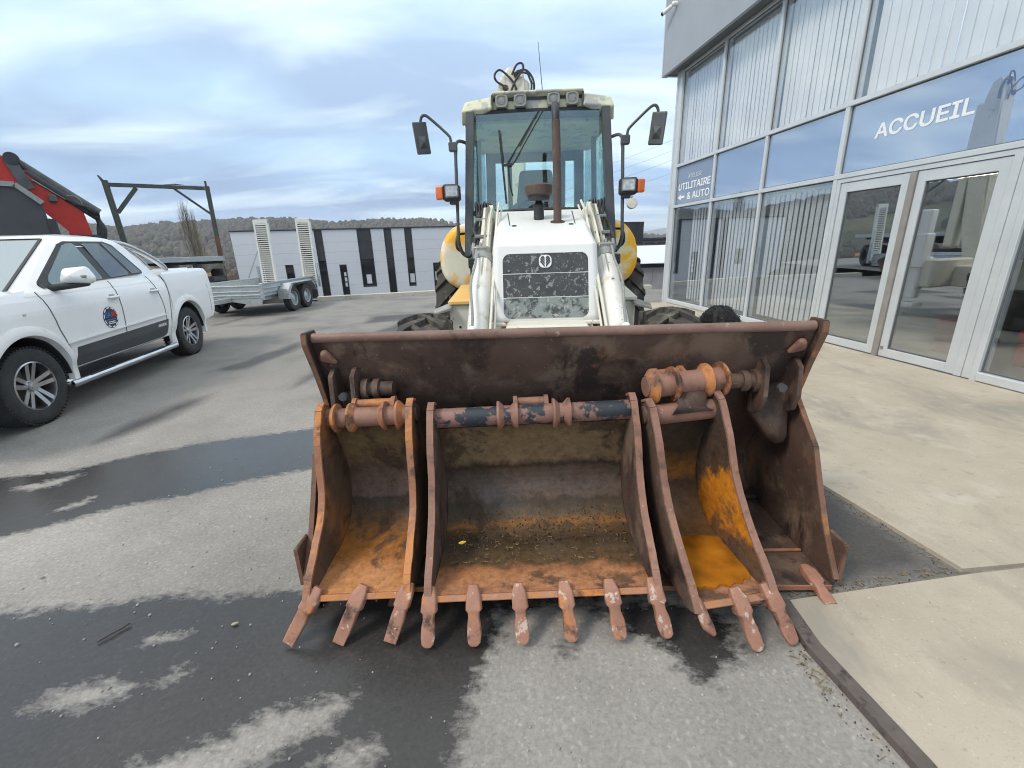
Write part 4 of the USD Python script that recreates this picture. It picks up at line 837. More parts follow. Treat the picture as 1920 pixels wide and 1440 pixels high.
bp('dipper_cylinder', HB(cat_(rod((rx, 5.95, 1.6), (rx, 6.02, 3.0), .075, 18), rod((rx, 6.02, 3.0), (rx, 6.25, 4.1), .04, 14))), M['white_paint'], smooth=40)
for q, (pa) in enumerate([[(-.16, 4.0), (-.28, 4.1), (-.30, 4.22), (-.22, 4.30), (-.10, 4.2), (.02, 4.02), (.06, 3.8)], [(-.02, 4.2), (.06, 4.38), (.15, 4.40), (.16, 4.28), (.05, 4.12), (-.04, 3.9)], [(.06, 4.26), (.2, 4.28), (.30, 4.16), (.34, 4.0), (.33, 3.8)], [(.05, 4.24), (.22, 4.22), (.27, 4.12), (.30, 4.0), (.28, 3.8)]]):
    bp('boom_hose', HB(tube([(rx + a * .9, 6.02, 4.08 + (z - 4.08) * .75) for a, z in pa], .016, 8)), M['hose'], smooth=40)
for s in (-1, 1):
    bp('stabiliser', cat_(box(s * .85, s * 1.02, 5.42, 5.62, .35, 1.9, .02), box(s * .82, s * 1.05, 5.40, 5.64, .9, 1.5, .02), box(s * .80, s * 1.08, 5.36, 5.68, .20, .28, .01)), M['white_paint'])
    bp('tail_light', box(s * .9, s * 1.0, 5.63, 5.66, 1.0, 1.2, .01), M['orange_lens'])
bp('hoe_bucket', cat_(sheet([(6.3, .35), (6.2, .6), (6.3, .95), (6.6, 1.1), (6.85, .95)], .02, rx - .3, rx + .3), prism([(6.3, .35), (6.2, .6), (6.3, .95), (6.6, 1.1), (6.85, .95), (6.7, .7)], 'x', rx - .31, rx - .29), prism([(6.3, .35), (6.2, .6), (6.3, .95), (6.6, 1.1), (6.85, .95), (6.7, .7)], 'x', rx + .29, rx + .31)), M['rust_dark'])

# ------------------------------------------------------------------ three digging buckets in the front bucket
def dig_bucket(label, o, W, teeth, yaw, lean, tilt, mats, ears='single', tube_r=.048, tip_shift=0.0, flare=0.0, seed=0, tlen=.155, L_=.80, bulge=1.0):
    """o: middle of the ear line; local axes: x across, a down the opening, b into the bucket"""
    d = thing('digging_bucket', label, 'bucket', group=None)
    cy, sy = math.cos(yaw), math.sin(yaw)
    Xl = np.array([cy, -sy, 0]); fw = np.array([-sy, -cy, 0])            # fw: towards the camera
    A = fw * math.sin(tilt) + np.array([0, 0, -math.cos(tilt)])
    B = -fw * math.cos(tilt) + np.array([0, 0, -math.sin(tilt)])
    c, s_ = math.cos(lean), math.sin(lean)
    X2, A2 = c * Xl - s_ * A, s_ * Xl + c * A
    Xl, A = X2, A2
    kL = L_ / .80
    def P(m): return basis(m, o, Xl, A * kL, B)
    def p(name, m, mt, smooth=False, parent=None):
        path = part(parent or d, name, P(m), M[mt], smooth)
        if mt.startswith('stain'):
            g = UsdGeom.Mesh(stage.GetPrimAtPath(path)); v = np.array(g.GetPointsAttr().Get()) - np.array(o)
            UsdGeom.PrimvarsAPI(g).CreatePrimvar('along', Sdf.ValueTypeNames.FloatArray, 'vertex').Set(Vt.FloatArray.FromNumpy((v @ A / kL).astype(np.float32)))
        return path
    L = .80
    back = [(.02, .10), (.10, .22), (.20, .33), (.31, .385), (.42, .395), (.52, .36), (.61, .28), (.70, .165), (.765, .075), (L, .015)]
    bk = [tuple(q) for q in smooth_path([(0, a, b) for a, b in back], 4)[:, 1:]]
    w = W / 2
    # back plate in bands: upper, curve, floor, lip
    def band(i0, i1, th=.016): return jitter(sheet(bk[i0:i1 + 1], -th, -w + .012, w - .012).subdivide_to_size(.05), .004, 6, seed)
    bands = mats['bands']
    cuts = [0, 9, 21, 33, len(bk) - 1]
    for nm, i0, i1, mt in zip(('back_plate', 'back_curve', 'floor_plate', 'lip_plate'), cuts[:-1], cuts[1:], bands):
        p(nm, band(i0, i1), mt, 40)
    p('cutting_edge', box(-w + .012, w - .012, L - .012, L + .014, -.010, .014, .003), 'rust_lip')
    p('seam', box(-w + .03, w - .03, .700, .706, .150, .158), mats['edge']) if 'seam' in mats else None
    # side plates with a rounded ear on top
    ear = [(-.02 + .055 * math.cos(t) - .02, .02 + .055 * math.sin(t)) for t in np.linspace(-2.2, -4.4, 9)]
    front = [(.03, -.045), (.14, -.030), (.30, .020 * bulge), (.44, .040 * bulge), (.58, .020 * bulge), (.72, -.012), (L + .02, -.015)]
    front = [tuple(q) for q in smooth_path([(0, a, b) for a, b in front], 3)[:, 1:]]
    outer = [(L + .02, .03), (.775, .095), (.71, .185), (.62, .30), (.53, .38), (.42, .415), (.30, .40), (.19, .345), (.09, .24), (.02, .12), (-.045, .07), (-.075, .02), (-.06, -.03), (-.02, -.05)]
    poly = sg.Polygon(front + outer).buffer(0)
    for s in (-1, 1):
        p('side_plate', jitter(prism(poly, 'x', s * (w - .010), s * (w + .010)).subdivide_to_size(.06), .004, 6, seed + 2), mats.get('side_r', mats['side']) if s > 0 else mats['side'], 30)
        e = [(s * w, a, b - .004) for a, b in front]
        e = [(s * w, -.075, .02), (s * w, -.065, -.03), (s * w, -.02, -.052)] + e
        p('plate_edge', jitter(cat_(*[bar(u, v2, .030, .012, (1, 0, 0)) for u, v2 in zip(e[:-1], e[1:])]).subdivide(), .003, 14, seed), mats['edge'], 40)
        p('ear_boss', cat_(rod((s * (w + .008), -.01, .03), (s * (w + .022), -.01, .03), .042, 20)), mats['side'], 40)
    # cross tube, hanger rings and the upper link
    tz = (-.005, .035)
    p('cross_tube', rod((-w + .008, *tz), (w - .008, *tz), tube_r, 28), mats['tube'], 40)
    rings = mats['rings']
    def flange(x, r0, r1, up=1, par=None):
        p('hanger_ring', lathe([(r0, x - .030 * up), (r1, x - .004 * up), (r1, x + .006 * up), (r0, x + .006 * up)], 28).apply_translation((0, *hub)) , mats['ring'], 35)
    hub = tz
    if ears == 'single':
        for x, u in rings: flange(x, tube_r - .004, tube_r + .024, u)
        la, lb_ = mats['link']
        p('link_pin', rod((la, -.085, .085), (lb_, -.085, .085), .024, 16), mats['ring'], 40)
        for x in (la, lb_):
            p('link_plate', tm(hulls([((x, -.085, .085), .036), ((x, -.01, .055), .034)], 16).scale((1, 1, 1))) if False else prism(sg.LineString([(-.085, .085), (-.02, .06)]).buffer(.033), 'x', x - .010, x + .010), mats['ring'], 40)
    else:
        hub = (-.135, .0)
        xs_ = mats['hanger']
        p('hanger_tube', rod((xs_[0], *hub), (xs_[1], *hub), .056, 28), mats['tube'], 40)
        for x, u in rings: flange(x, .05, .083, u)
        p('hanger_cap', rod((xs_[0] - .02, *hub), (xs_[0], *hub), .047, 24), mats['edge'], 40)
        p('hanger_web', prism([(mats['web'][0], -.10), (mats['web'][1], -.10), (mats['web'][1] - .03, .0), (w - .03, .015), (-w + .10, .015), (mats['web'][0] + .0, -.03)], 'z', -.02, .06), mats['side'], 0)
        la, lb_ = mats['link']
        p('link_pin', rod((la, -.215, .075), (lb_, -.215, .075), .024, 16), mats['ring'], 40)
        for x in (la, lb_): p('link_plate', prism(sg.LineString([(-.215, .075), (-.15, .03)]).buffer(.032), 'x', x - .010, x + .010), mats['ring'], 40)
    # teeth
    for i, x in enumerate(teeth):
        sk = tip_shift + flare * x / w
        p('tooth', tooth((x, L + .01, .0), (sk, 1, .02), (0, -.02, -1), L=tlen, chisel=mats.get('chisel', 0)), mats['tooth'], 40)
    if 'plain' in mats:
        p('side_cutter', tm(hulls([((mats['plain'], L - .02, -.005), .020), ((mats['plain'] + .02, L + .07, .0), .024), ((mats['plain'] + .035, L + .10, .0), .012)], 10)), mats['tooth'], 50)
    return d, P
BL = .766 / .80
bL, PL = dig_bucket('narrow rusty orange digging bucket with three teeth at the left end of the big bucket', (-.679, 1.903, .794), .415, (-.195, .0, .195), math.radians(1.6), math.radians(1.8), math.radians(34.4),
    dict(bands=('stain_left',) * 4, side='rust_inside', edge='rust_edge', tube='rust_pink', ring='rust_edge', tooth='rust_tooth', rings=((-.155, 1), (-.085, -1), (.075, 1), (.14, -1)), link=(-.09, .10), chisel=1), tip_shift=-.43, flare=.10, seed=3, tlen=.185, L_=.766, bulge=1.6)
bM, PM = dig_bucket('wide digging bucket with six teeth in the middle of the big front bucket', (.087, 1.897, .784), .93, (-.46, -.28, -.094, .094, .28, .455), math.radians(1.5), math.radians(1.5), math.radians(36.9),
    dict(bands=('stain_mid',) * 4, side='rust_dark', edge='rust_pink', tube='rust_tube', ring='rust_pink', tooth='rust_tooth', rings=((-.155, -1), (-.07, 1), (.105, -1), (.175, 1)), link=(-.075, .075), seam=1), tip_shift=.06, flare=.10, seed=5, tlen=.175, L_=.766)
bR, PR = dig_bucket('narrowest digging bucket with rusty water in it, leaning at the right of the wide one', (.776, 1.852, .787), .323, (.02, .155), math.radians(-4.1), math.radians(3.1), math.radians(36.7),
    dict(bands=('stain_right',) * 4, side='rust_dark', side_r='stain_right_plate', edge='rust_pink', tube='rust_pink', ring='rust_edge', tooth='rust_tooth', plain=-.15, hanger=(-.13, .225), rings=((-.115, 1), (-.02, -1), (.14, 1), (.215, -1)), web=(-.02, .13), link=(-.06, .07)), ears='raised', tip_shift=.16, flare=.08, seed=9, tlen=.18, L_=.787, bulge=.6)
# ------------------------------------------------------------------ rusty water, debris and small things by the buckets
pud = sg.Polygon([(.755, 1.90), (.985, 1.90), (.985, 1.70), (.985, 1.52), (.968, 1.487), (.948, 1.496), (.925, 1.468), (.900, 1.476), (.870, 1.455), (.835, 1.470), (.805, 1.448), (.770, 1.462), (.740, 1.452), (.70, 1.470), (.70, 1.60), (.74, 1.75)])
solo('rusty_water', prism(pud, 'z', .135, .1655), mat('rusty_water_look', {'g': ('geometry', {}), 'n': ('noise_texture', {'scale': 7.0, 'detail': 4.0}), 'r': ('rgb_ramp', {'ramp': [(.35, (.20, .075, .008)), (.5, (.36, .125, .010)), (.68, (.46, .18, .018))]}),
     'p': ('principled_bsdf', {'roughness': .22})}, [('g.position', 'n.vector'), ('n.fac', 'r.fac'), ('r.color', 'p.base_color')]),
     'orange rusty water pooled in the floor of the narrowest digging bucket', 'puddle')
bpts = np.array([(.02, .10), (.10, .22), (.20, .33), (.31, .385), (.42, .395), (.52, .36), (.61, .28), (.70, .165), (.765, .075), (.80, .015)])
def straw(n, placer, l0, l1, w, seed):
    r = np.random.RandomState(seed); ms = []
    for _ in range(n):
        p, ax, ay, nz = placer(r); t = r.uniform(0, math.pi); L = r.uniform(l0, l1); ww = w * r.uniform(.6, 1.5)
        d = math.cos(t) * ax + math.sin(t) * ay; s = -math.sin(t) * ax + math.cos(t) * ay
        q = [p + d * L / 2 * i + s * ww * j + nz * k2 for i in (-1, 1) for j in (-1, 1) for k2 in (.001, .003 + .003 * r.rand())]
        ms.append(hullp(q))
    return cat_(*ms)
def on_floor_m(r):
    a = np.clip(r.normal(.56, .09), .36, .70) ; b = np.interp(a, bpts[:, 0], bpts[:, 1]) - .006
    x = r.uniform(-.43, .43); o = PM(trimesh.Trimesh([(x, a * BL, b), (x + .01, a * BL, b), (x, (a + .01) * BL, np.interp(a + .01, bpts[:, 0], bpts[:, 1]) - .006)], [(0, 1, 2)], process=False)).vertices
    ax = (o[1] - o[0]) / np.linalg.norm(o[1] - o[0]); ay = (o[2] - o[0]) / np.linalg.norm(o[2] - o[0]); nz = np.cross(ax, ay)
    if nz[2] < 0: nz = -nz
    return o[0], ax, ay, nz
solo('dry_grass_litter', straw(260, on_floor_m, .004, .026, .0007, 2), simple('straw', (.30, .20, .09), (.12, .075, .03), rough=.9, scale=40), 'dry straw and bits of leaf lying on the floor of the wide digging bucket', 'litter', kind='stuff')
solo('soil_crumbs', cat_(*[moved(trimesh.creation.icosphere(1, nrs.uniform(.0015, .005)), on_floor_m(nrs)[0]) for _ in range(220)]), simple('soil', (.05, .03, .016), (.03, .02, .012), rough=.95, scale=30), 'dark soil crumbs lying on the floor of the wide digging bucket', 'soil', kind='stuff')
lf = on_floor_m(np.random.RandomState(4)); lc = np.array((-.247, 1.66, .262))
solo('fallen_leaf', moved(tm(hulls([((-.012, 0, 0), .005), ((.014, .004, .003), .004), ((0, 0, .002), .008)], 8)), lc), simple('leaf_yellow', (.62, .40, .06), (.5, .3, .05), rough=.6), 'small yellow leaf lying in the floor of the wide digging bucket', 'leaf', smooth=60)
solo('twig', tube([(-1.765, 1.43, .010), (-1.74, 1.462, .012), (-1.715, 1.50, .011), (-1.70, 1.521, .014)], [.006, .005, .005, .003] * 1 if False else .0045, 6, sub=3), simple('twig_bark', (.10, .085, .07), (.06, .05, .04), rough=.9), 'thin grey twig lying on the wet asphalt at the left', 'twig', smooth=50)
solo('fallen_leaf', moved(tm(hulls([((-.010, 0, 0), .004), ((.012, .006, .003), .004), ((0, 0, .003), .007)], 8)), (-1.234, 1.50, .006)), simple('leaf_pale', (.42, .38, .24), (.3, .27, .16), rough=.7), 'small pale leaf lying on the wet asphalt left of the buckets', 'leaf', smooth=60)
def on_edge(r):
    k2 = r.rand()
    if k2 < .4:
        t = r.rand() ** 1.2; p = np.array((1.09, 1.29, 0)) * (1 - t) + np.array((1.15, .6, 0)) * t + (r.uniform(-.06, .01), 0, .004)
    elif k2 < .75:
        t = r.rand(); p = np.array((1.2, 1.53, 0)) * (1 - t) + np.array((2.05, 1.665, 0)) * t + (0, r.uniform(-.005, .05), .004)
    else:
        t = r.rand(); p = np.array((2.06, 1.68, 0)) * (1 - t) + np.array((1.93, 2.5, 0)) * t + (r.uniform(-.05, .01), 0, .004)
    return p, np.array((1., 0, 0)), np.array((0, 1., 0)), np.array((0, 0, 1.))
solo('dry_grass_litter', straw(130, on_edge, .008, .045, .0009, 5), M_straw if False else simple('straw_pale', (.34, .27, .16), (.14, .11, .07), rough=.9, scale=40), 'dry grass caught along the edges of the concrete slabs', 'litter', kind='stuff')
solo('soil_crumbs', cat_(*[moved(trimesh.creation.icosphere(1, nrs.uniform(.0008, .003)), on_edge(nrs)[0]) for _ in range(300)]), simple('grit', (.07, .06, .05), (.035, .03, .026), rough=.95, scale=30), 'dark grit gathered along the edges of the concrete slabs', 'grit', kind='stuff')
def on_yard(r):
    return np.array((r.uniform(-2.6, 1.0), r.uniform(.8, 3.2), .002)), np.array((1., 0, 0)), np.array((0, 1., 0)), np.array((0, 0, 1.))
solo('loose_stones', cat_(*[moved(trimesh.creation.icosphere(1, abs(nrs.normal(0, .0022)) + .0015), on_yard(nrs)[0]) for _ in range(420)]), simple('stone', (.40, .38, .35), (.2, .19, .18), rough=.9, scale=20), 'tiny loose stones scattered on the asphalt before the buckets', 'stones', kind='stuff')

# ------------------------------------------------------------------ pickup truck
pk_rot = math.degrees(math.atan2(-.982, .188))
pk = thing('pickup_truck', 'white double cab pickup truck with a black side stripe and round door logo', 'pickup truck', (-4.524, 3.852, 0), pk_rot)
def pp(name, m, mt, smooth=False, parent=None): return part(parent or pk, name, m, M[mt] if isinstance(mt, str) else mt, smooth)
YC = -.955
sil = [(.86, .42), (.93, .55), (.95, .80), (.90, 1.00), (.80, 1.08), (.40, 1.17), (-.10, 1.225), (-.60, 1.27), (-1.2, 1.285), (-2.84, 1.325), (-2.86, 1.315), (-3.9, 1.325), (-4.10, 1.30), (-4.19, 1.20), (-4.22, 1.0), (-4.22, .55), (-4.10, .48), (-2.60, .40), (-.60, .40)]
xs_half = [(.36, .80), (.42, .92), (.55, .955), (.75, .972), (.95, .978), (1.06, .972), (1.16, .955), (1.235, .92), (1.285, .87), (1.34, .76)]
def cross(half, z0=None):
    return sg.Polygon([(YC + w, z) for z, w in half] + [(YC - w, z) for z, w in half[::-1]])
def man(t): return m3.Manifold(m3.Mesh(np.array(t.vertices, np.float32), np.array(t.faces, np.uint32)))
def ext(poly, axis, a, b):
    poly = sg.polygon.orient(poly if hasattr(poly, 'exterior') else sg.Polygon(poly)); cs = m3.CrossSection([np.array(poly.exterior.coords)[:-1]])
    m = m3.Manifold.extrude(cs, b - a)
    if axis == 'x':   # poly (y, z)
        return m.transform(np.array([[0, 0, 1, a], [1, 0, 0, 0], [0, 1, 0, 0]], float))
    return m.transform(np.array([[1, 0, 0, 0], [0, 0, -1, b], [0, 1, 0, 0]], float))   # poly (x, z) along y
bed_half = [(.36, .80), (.42, .92), (.55, .955), (.75, .975), (.95, .982), (1.10, .972), (1.22, .958), (1.285, .945), (1.312, .925), (1.325, .89), (1.33, .80)]
silp = sg.Polygon(sil).buffer(-.03).buffer(.03)
def wheel_cut(x, r): return m3.Manifold.cylinder(3, r, r, 48, True).rotate((90, 0, 0)).translate((x, -.9, .385))
front_b = ext(silp.intersection(sg.box(-2.832, 0, 2, 3)), 'y', -2.2, .3) ^ ext(cross(xs_half), 'x', -5, 1.5)
bed_sil = sg.Polygon([(-2.842, .42), (-2.842, 1.325), (-4.10, 1.335), (-4.18, 1.315), (-4.215, 1.24), (-4.20, 1.0), (-4.20, .62), (-4.12, .50)])
bed_b = ext(bed_sil, 'y', -2.2, .3) ^ ext(cross(bed_half), 'x', -5, 1.5)
pp('body', front_b - wheel_cut(-.22, .47) - wheel_cut(-3.26, .47), 'car_white', 22)
pp('load_bed', bed_b - wheel_cut(-3.26, .47), 'car_white', 22)
pp('body_crease', bar((-.70, YC + .983, .70), (-2.60, YC + .983, .735), .012, .02, (0, 0, 1)), 'car_white')
gh_sil = [(-.42, 1.20), (-1.30, 1.755), (-1.46, 1.80), (-1.75, 1.82), (-2.16, 1.81), (-2.36, 1.775), (-2.47, 1.70), (-2.76, 1.30), (-2.76, 1.2)]
gh_half = [(1.15, .955), (1.24, .925), (1.30, .885), (1.68, .735), (1.75, .69), (1.79, .62), (1.82, .50), (1.835, .30)]
gh = ext(sg.Polygon(gh_sil).buffer(.0), 'y', -2.2, .3) ^ ext(cross(gh_half), 'x', -5, 1.5)
pp('cabin', gh, 'car_white', 28)
def yside(z): return YC + np.interp(z, [q[0] for q in gh_half], [q[1] for q in gh_half])
def sidewin(name, poly, mt, off=.004, th=.012, rnd_=.03, par=None):
    m = prism(sg.Polygon(poly).buffer(-rnd_).buffer(rnd_), 'y', -th, off).subdivide()
    v = np.array(m.vertices); v[:, 1] += yside(v[:, 2]); return pp(name, trimesh.Trimesh(v, m.faces, process=False), mt, False, par)
sidewin('window_surround', [(-.66, 1.262), (-.72, 1.33), (-1.36, 1.70), (-1.50, 1.735), (-2.16, 1.74), (-2.27, 1.70), (-2.50, 1.36), (-2.49, 1.325), (-2.4, 1.318)], 'black', .010)
sidewin('window', [(-.80, 1.285), (-.90, 1.38), (-1.40, 1.685), (-1.50, 1.71), (-1.60, 1.715), (-1.655, 1.30)], reflective('front_window_glass', (.09, .125, .12), .10), .015)
sidewin('window', [(-1.79, 1.305), (-1.74, 1.715), (-2.03, 1.715), (-2.20, 1.325)], 'car_glass', .015)
sidewin('window', [(-2.25, 1.33), (-2.08, 1.715), (-2.15, 1.715), (-2.24, 1.68), (-2.46, 1.355), (-2.44, 1.337)], 'car_glass', .015, rnd_=.015)
n_ = np.array((.53, 0, .85)); 
def wsq(k2): 
    a, b = np.array((-.50, 1.252)), np.array((-1.285, 1.745)); d = np.array((.533, .846))
    return [(a[0] + d[0] * k2, YC + s * .73, a[1] + d[1] * k2) for s in (-1, 1)] + [(b[0] + d[0] * k2, YC + s * .63, b[1] + d[1] * k2) for s in (-1, 1)]
pp('windscreen', hullp(wsq(.002) + wsq(.010)), reflective('windscreen_glass', (.10, .125, .12), .34))
pp('windscreen_trim', cat_(bar((-.50, YC + .745, 1.262), (-1.285, YC + .645, 1.755), .025, .012), bar((-1.285, YC - .63, 1.757), (-1.285, YC + .645, 1.757), .025, .012)), 'black')
pp('scuttle', bar((-.44, YC - .75, 1.245), (-.44, YC + .75, 1.245), .14, .02), 'black')
def seam(pts, w=.009):
    out = []; q_ = np.array(pts); tt_ = np.linspace(0, len(pts) - 1, 6 * (len(pts) - 1) + 1); pts = np.c_[np.interp(tt_, range(len(q_)), q_[:, 0]), np.interp(tt_, range(len(q_)), q_[:, 1])]
    for (xa, za), (xb, zb) in zip(pts[:-1], pts[1:]):
        f = lambda z: YC + np.interp(z, [q[0] for q in xs_half], [q[1] for q in xs_half]) if z < 1.2 else yside(z)
        out.append(bar((xa, f(za), za), (xb, f(zb), zb), w, .008, (1, 0, 0)))
    return cat_(*out)
pp('door_gap', seam([(-.58, 1.24), (-.62, 1.1), (-.66, .85), (-.74, .62), (-.78, .44)]), 'dark_grey')
pp('door_gap', seam([(-1.70, 1.27), (-1.71, 1.1), (-1.70, .85), (-1.68, .64), (-1.68, .44)]), 'dark_grey')
pp('door_gap', seam([(-2.50, 1.28), (-2.56, 1.1), (-2.62, .85), (-2.62, .64), (-2.56, .44)]), 'dark_grey')
pp('bed_gap', seam([(-2.84, 1.28), (-2.82, 1.0), (-2.74, .6), (-2.72, .44)]), 'dark_grey')
pp('tailgate_gap', seam([(-4.02, 1.28), (-4.06, 1.0), (-4.08, .6)]), 'dark_grey')
pp('bonnet_gap', cat_(bar((-.35, YC + .80, 1.262), (.35, YC + .80, 1.19), .008, .006), bar((.35, YC + .80, 1.19), (.78, YC + .74, 1.085), .008, .006)), 'dark_grey')
yb = lambda z: YC + np.interp(z, [q[0] for q in xs_half], [q[1] for q in xs_half])
def onside(poly2, off0, off1):
    m = prism(poly2, 'y', off0, off1); m = m.subdivide(); v = np.array(m.vertices); v[:, 1] += yb(v[:, 2]); return trimesh.Trimesh(v, m.faces, process=False)
pp('side_stripe', onside(sg.Polygon([(-.83, .63), (-2.66, .66), (-2.60, .46), (-2.5, .43), (-.78, .43)]), -.004, .004), 'panel_dark')
def sidetext(txt, x0, x1, z, h, mt, par=None, off=.006):
    t = meshkit.text_mesh(txt, h, .002, True); v = np.array(t.vertices); w = v[:, 0].max()
    xx = x0 + v[:, 0] / w * (x1 - x0); zz = z + v[:, 1]
    t = trimesh.Trimesh(np.c_[xx, yb(zz) + off + v[:, 2], zz], t.faces, process=False)
    return pp('lettering', t, mt, False, par)
sidetext('AMAROK', -2.37, -2.58, .585, .035, 'letter_white')
# logo
disc = lambda r, r0=0: sg.Point(-1.45, .86).buffer(r, quad_segs=16).difference(sg.Point(-1.45, .86).buffer(r0)) if r0 else sg.Point(-1.45, .86).buffer(r, quad_segs=16)
lg = pp('door_logo', onside(disc(.125), -.004, .004), simple('logo_navy', (.018, .022, .035), rough=.5))
for a0 in range(0, 360, 36):
    ring = disc(.119, .106).intersection(sg.Polygon([(-1.45, .86)] + [(-1.45 + .3 * math.cos(math.radians(a0 + q)), .86 + .3 * math.sin(math.radians(a0 + q))) for q in (0, 12, 24)]))
    pp('logo_ring', onside(ring, .0042, .0055), 'letter_white', False, lg)
sidetext('SA', -1.355, -1.455, .865, .058, simple('logo_blue', (.03, .22, .55), rough=.5), lg)
sidetext('MO', -1.46, -1.555, .865, .058, simple('logo_red', (.62, .04, .03), rough=.5), lg)
pp('logo_line', onside(sg.box(-1.53, .830, -1.37, .838), .0042, .0055), simple('logo_blue2', (.03, .22, .55), rough=.5), False, lg)
for q in (.805, .785): pp('logo_line', onside(sg.box(-1.51, q, -1.39, q + .009), .0042, .0055), 'letter_white', False, lg)
for x in (-1.60, -2.47):
    h = pp('door_handle', tm(hulls([((x + q, yb(1.085) + .028 - abs(q) * .1, 1.085), .015) for q in (-.085, 0, .085)], 10)), 'car_white', 50)
    pp('handle_recess', moved(tm(hulls([((x + q, yb(1.09) - .012, 1.10), .022) for q in (-.035, .035)], 10)), (0, 0, 0)), 'lamp_grey', 50, h)
pp('indicator', box(-.335, -.295, yb(1.05) - .01, yb(1.05) + .005, 1.035, 1.06, .004), 'lamp_lens')
pp('fuel_flap', onside(rrect(.17, .13, .03, -3.08, 1.17).boundary.buffer(.004), -.004, .0015), 'lamp_grey')
mi = pp('door_mirror', tm(hulls([((-.92, .06, 1.33), .06), ((-.94, .24, 1.34), .06), ((-.92, .08, 1.40), .05), ((-.95, .22, 1.42), .04), ((-.86, .14, 1.36), .05)], 14)), 'car_white', 50)
pp('mirror_arm', tm(hulls([((-.80, -.06, 1.255), .035), ((-.88, .10, 1.275), .035), ((-.93, .22, 1.285), .028)], 10)), 'black', 50, mi)
pp('mirror_indicator', box(-.90, -.86, .19, .262, 1.345, 1.375, .006), 'lamp_grey', False, mi)
for x in (-.22, -3.26):
    a = np.linspace(math.radians(-12), math.radians(192), 40); prof_ = [(.462, -.03), (.475, .030), (.52, .036), (.565, .012), (.57, -.03)]
    v = np.array([(x + r * math.cos(t), yb(np.clip(.385 + r * math.sin(t), .42, 1.2)) + o * (1 if .385 + r * math.sin(t) > .5 else .8), .385 + r * math.sin(t)) for t in a for r, o in prof_]); f = []; m_ = len(prof_)
    for i in range(len(a) - 1):
        for j in range(m_):
            k2 = (j + 1) % m_; f += [(i * m_ + j, i * m_ + k2, (i + 1) * m_ + k2), (i * m_ + j, (i + 1) * m_ + k2, (i + 1) * m_ + j)]
    tr = trimesh.Trimesh(v, f, process=False)
    pp('wheel_arch', tr, 'car_dirty', 45)
    pp('arch_liner', prism([(x + .468 * math.cos(t), .385 + .468 * math.sin(t)) for t in np.linspace(math.pi, 0, 24)] + [(x + .455 * math.cos(t), .385 + .455 * math.sin(t)) for t in np.linspace(0, math.pi, 24)], 'y', -.40, -.02), 'black')
def car_wheel(x, y, mirror=1):
    R = .382; w = .125
    prof_ = [(.232, -w * .9), (.25, -w), (.31, -w * 1.05), (R - .03, -w * .98), (R - .006, -w * .8), (R, -w * .4), (R, w * .4), (R - .006, w * .8), (R - .03, w * .98), (.31, w * 1.05), (.25, w), (.232, w * .9)]
    T = lambda m: moved(moved(m, rot=(0, 0, 90)), (x, y, R))
    o = pp('wheel', T(lathe(prof_, 56)), 'car_tyre', 40)
    gr_ = [box(-w * .9, w * .9, -.004, .004, R - .02, R + .004) for _ in range(1)]
    tr = [moved(moved(box(-.012, .012, -.006, .006, 0, .012), (sx * w * .88, 0, R - .012)), rot=(a, 0, 0)) for sx in (-1, 1) for a in np.arange(0, 360, 6)]
    stage.GetPrimAtPath(pp('tread_blocks', T(cat_(*tr)), 'car_tyre', False, o)).SetCustomDataByKey('kind', 'stuff')
    q = mirror
    rim = lathe([(.236, q * w * .93), (.225, q * w * .98), (.222, q * w * .9), (.205, q * w * .2), (.20, -q * w * .7), (.215, -q * w * .9), (.236, -q * w * .9)], 48)
    pp('rim', T(rim), 'alloy', 40, o)
    pp('brake_disc', T(rod((q * w * .05, 0, 0), (q * w * .12, 0, 0), .15, 32)), 'rod_steel', 40, o)
    pp('rim_dish', T(lathe([(.204, q * w * -.3), (.204, q * w * -.2), (.0, q * w * -.2), (.0, q * w * -.3)], 32)), 'black', False, o)
    for i in range(5):
        a = math.radians(72 * i + 12); sp = []
        for s in (-1, 1):
            pts = []
            for r, xo, hw, off in ((.045, .62, .020, .020), (.14, .74, .019, .032), (.224, .90, .021, .044)):
                for e in (-1, 1):
                    for dpt in (0, .30):
                        t = s * off + e * hw; pts.append((q * w * (xo - dpt), r * math.cos(a) - t * math.sin(a), r * math.sin(a) + t * math.cos(a)))
            sp.append(hullp(pts))
        for m in sp: pp('spoke', T(m), 'alloy', False, o)
    pp('hub_cap', T(cat_(rod((q * w * .3, 0, 0), (q * w * .78, 0, 0), .048, 24), rod((q * w * .78, 0, 0), (q * w * .82, 0, 0), .034, 24))), 'alloy', 40, o)
for x in (-.22, -3.26): car_wheel(x, -.135); car_wheel(x, YC * 2 + .135, -1)
pp('underbody', box(-3.9, .7, YC - .7, YC + .7, .36, .62, .02), 'black')
pp('step_bar', tube([(-.60, -.06, .31), (-.66, .0, .285), (-.75, .02, .28), (-2.5, .02, .27), (-2.6, .0, .275), (-2.66, -.06, .30)], .038, 16, sub=5), 'chrome', 40)
pp('step_tread', cat_(box(-1.25, -.85, -.01, .045, .314, .322), box(-2.35, -1.85, -.01, .045, .308, .316)), 'black')
pp('rear_bumper', tm(hulls([((-4.16, YC + s * .90, z), .05) for s in (-1, 1) for z in (.56, .66)] + [((-4.30, YC + s * .80, z), .05) for s in (-1, 1) for z in (.56, .64)], 12)), 'chrome', 50)
pp('tail_lamp', tm(hulls([((-4.17, YC + .90, z), .035) for z in (.84, 1.12)] + [((-4.10, YC + .93, z), .03) for z in (.84, 1.12)])), simple('tail_red', (.45, .02, .02), rough=.2, coat=.6), 50)
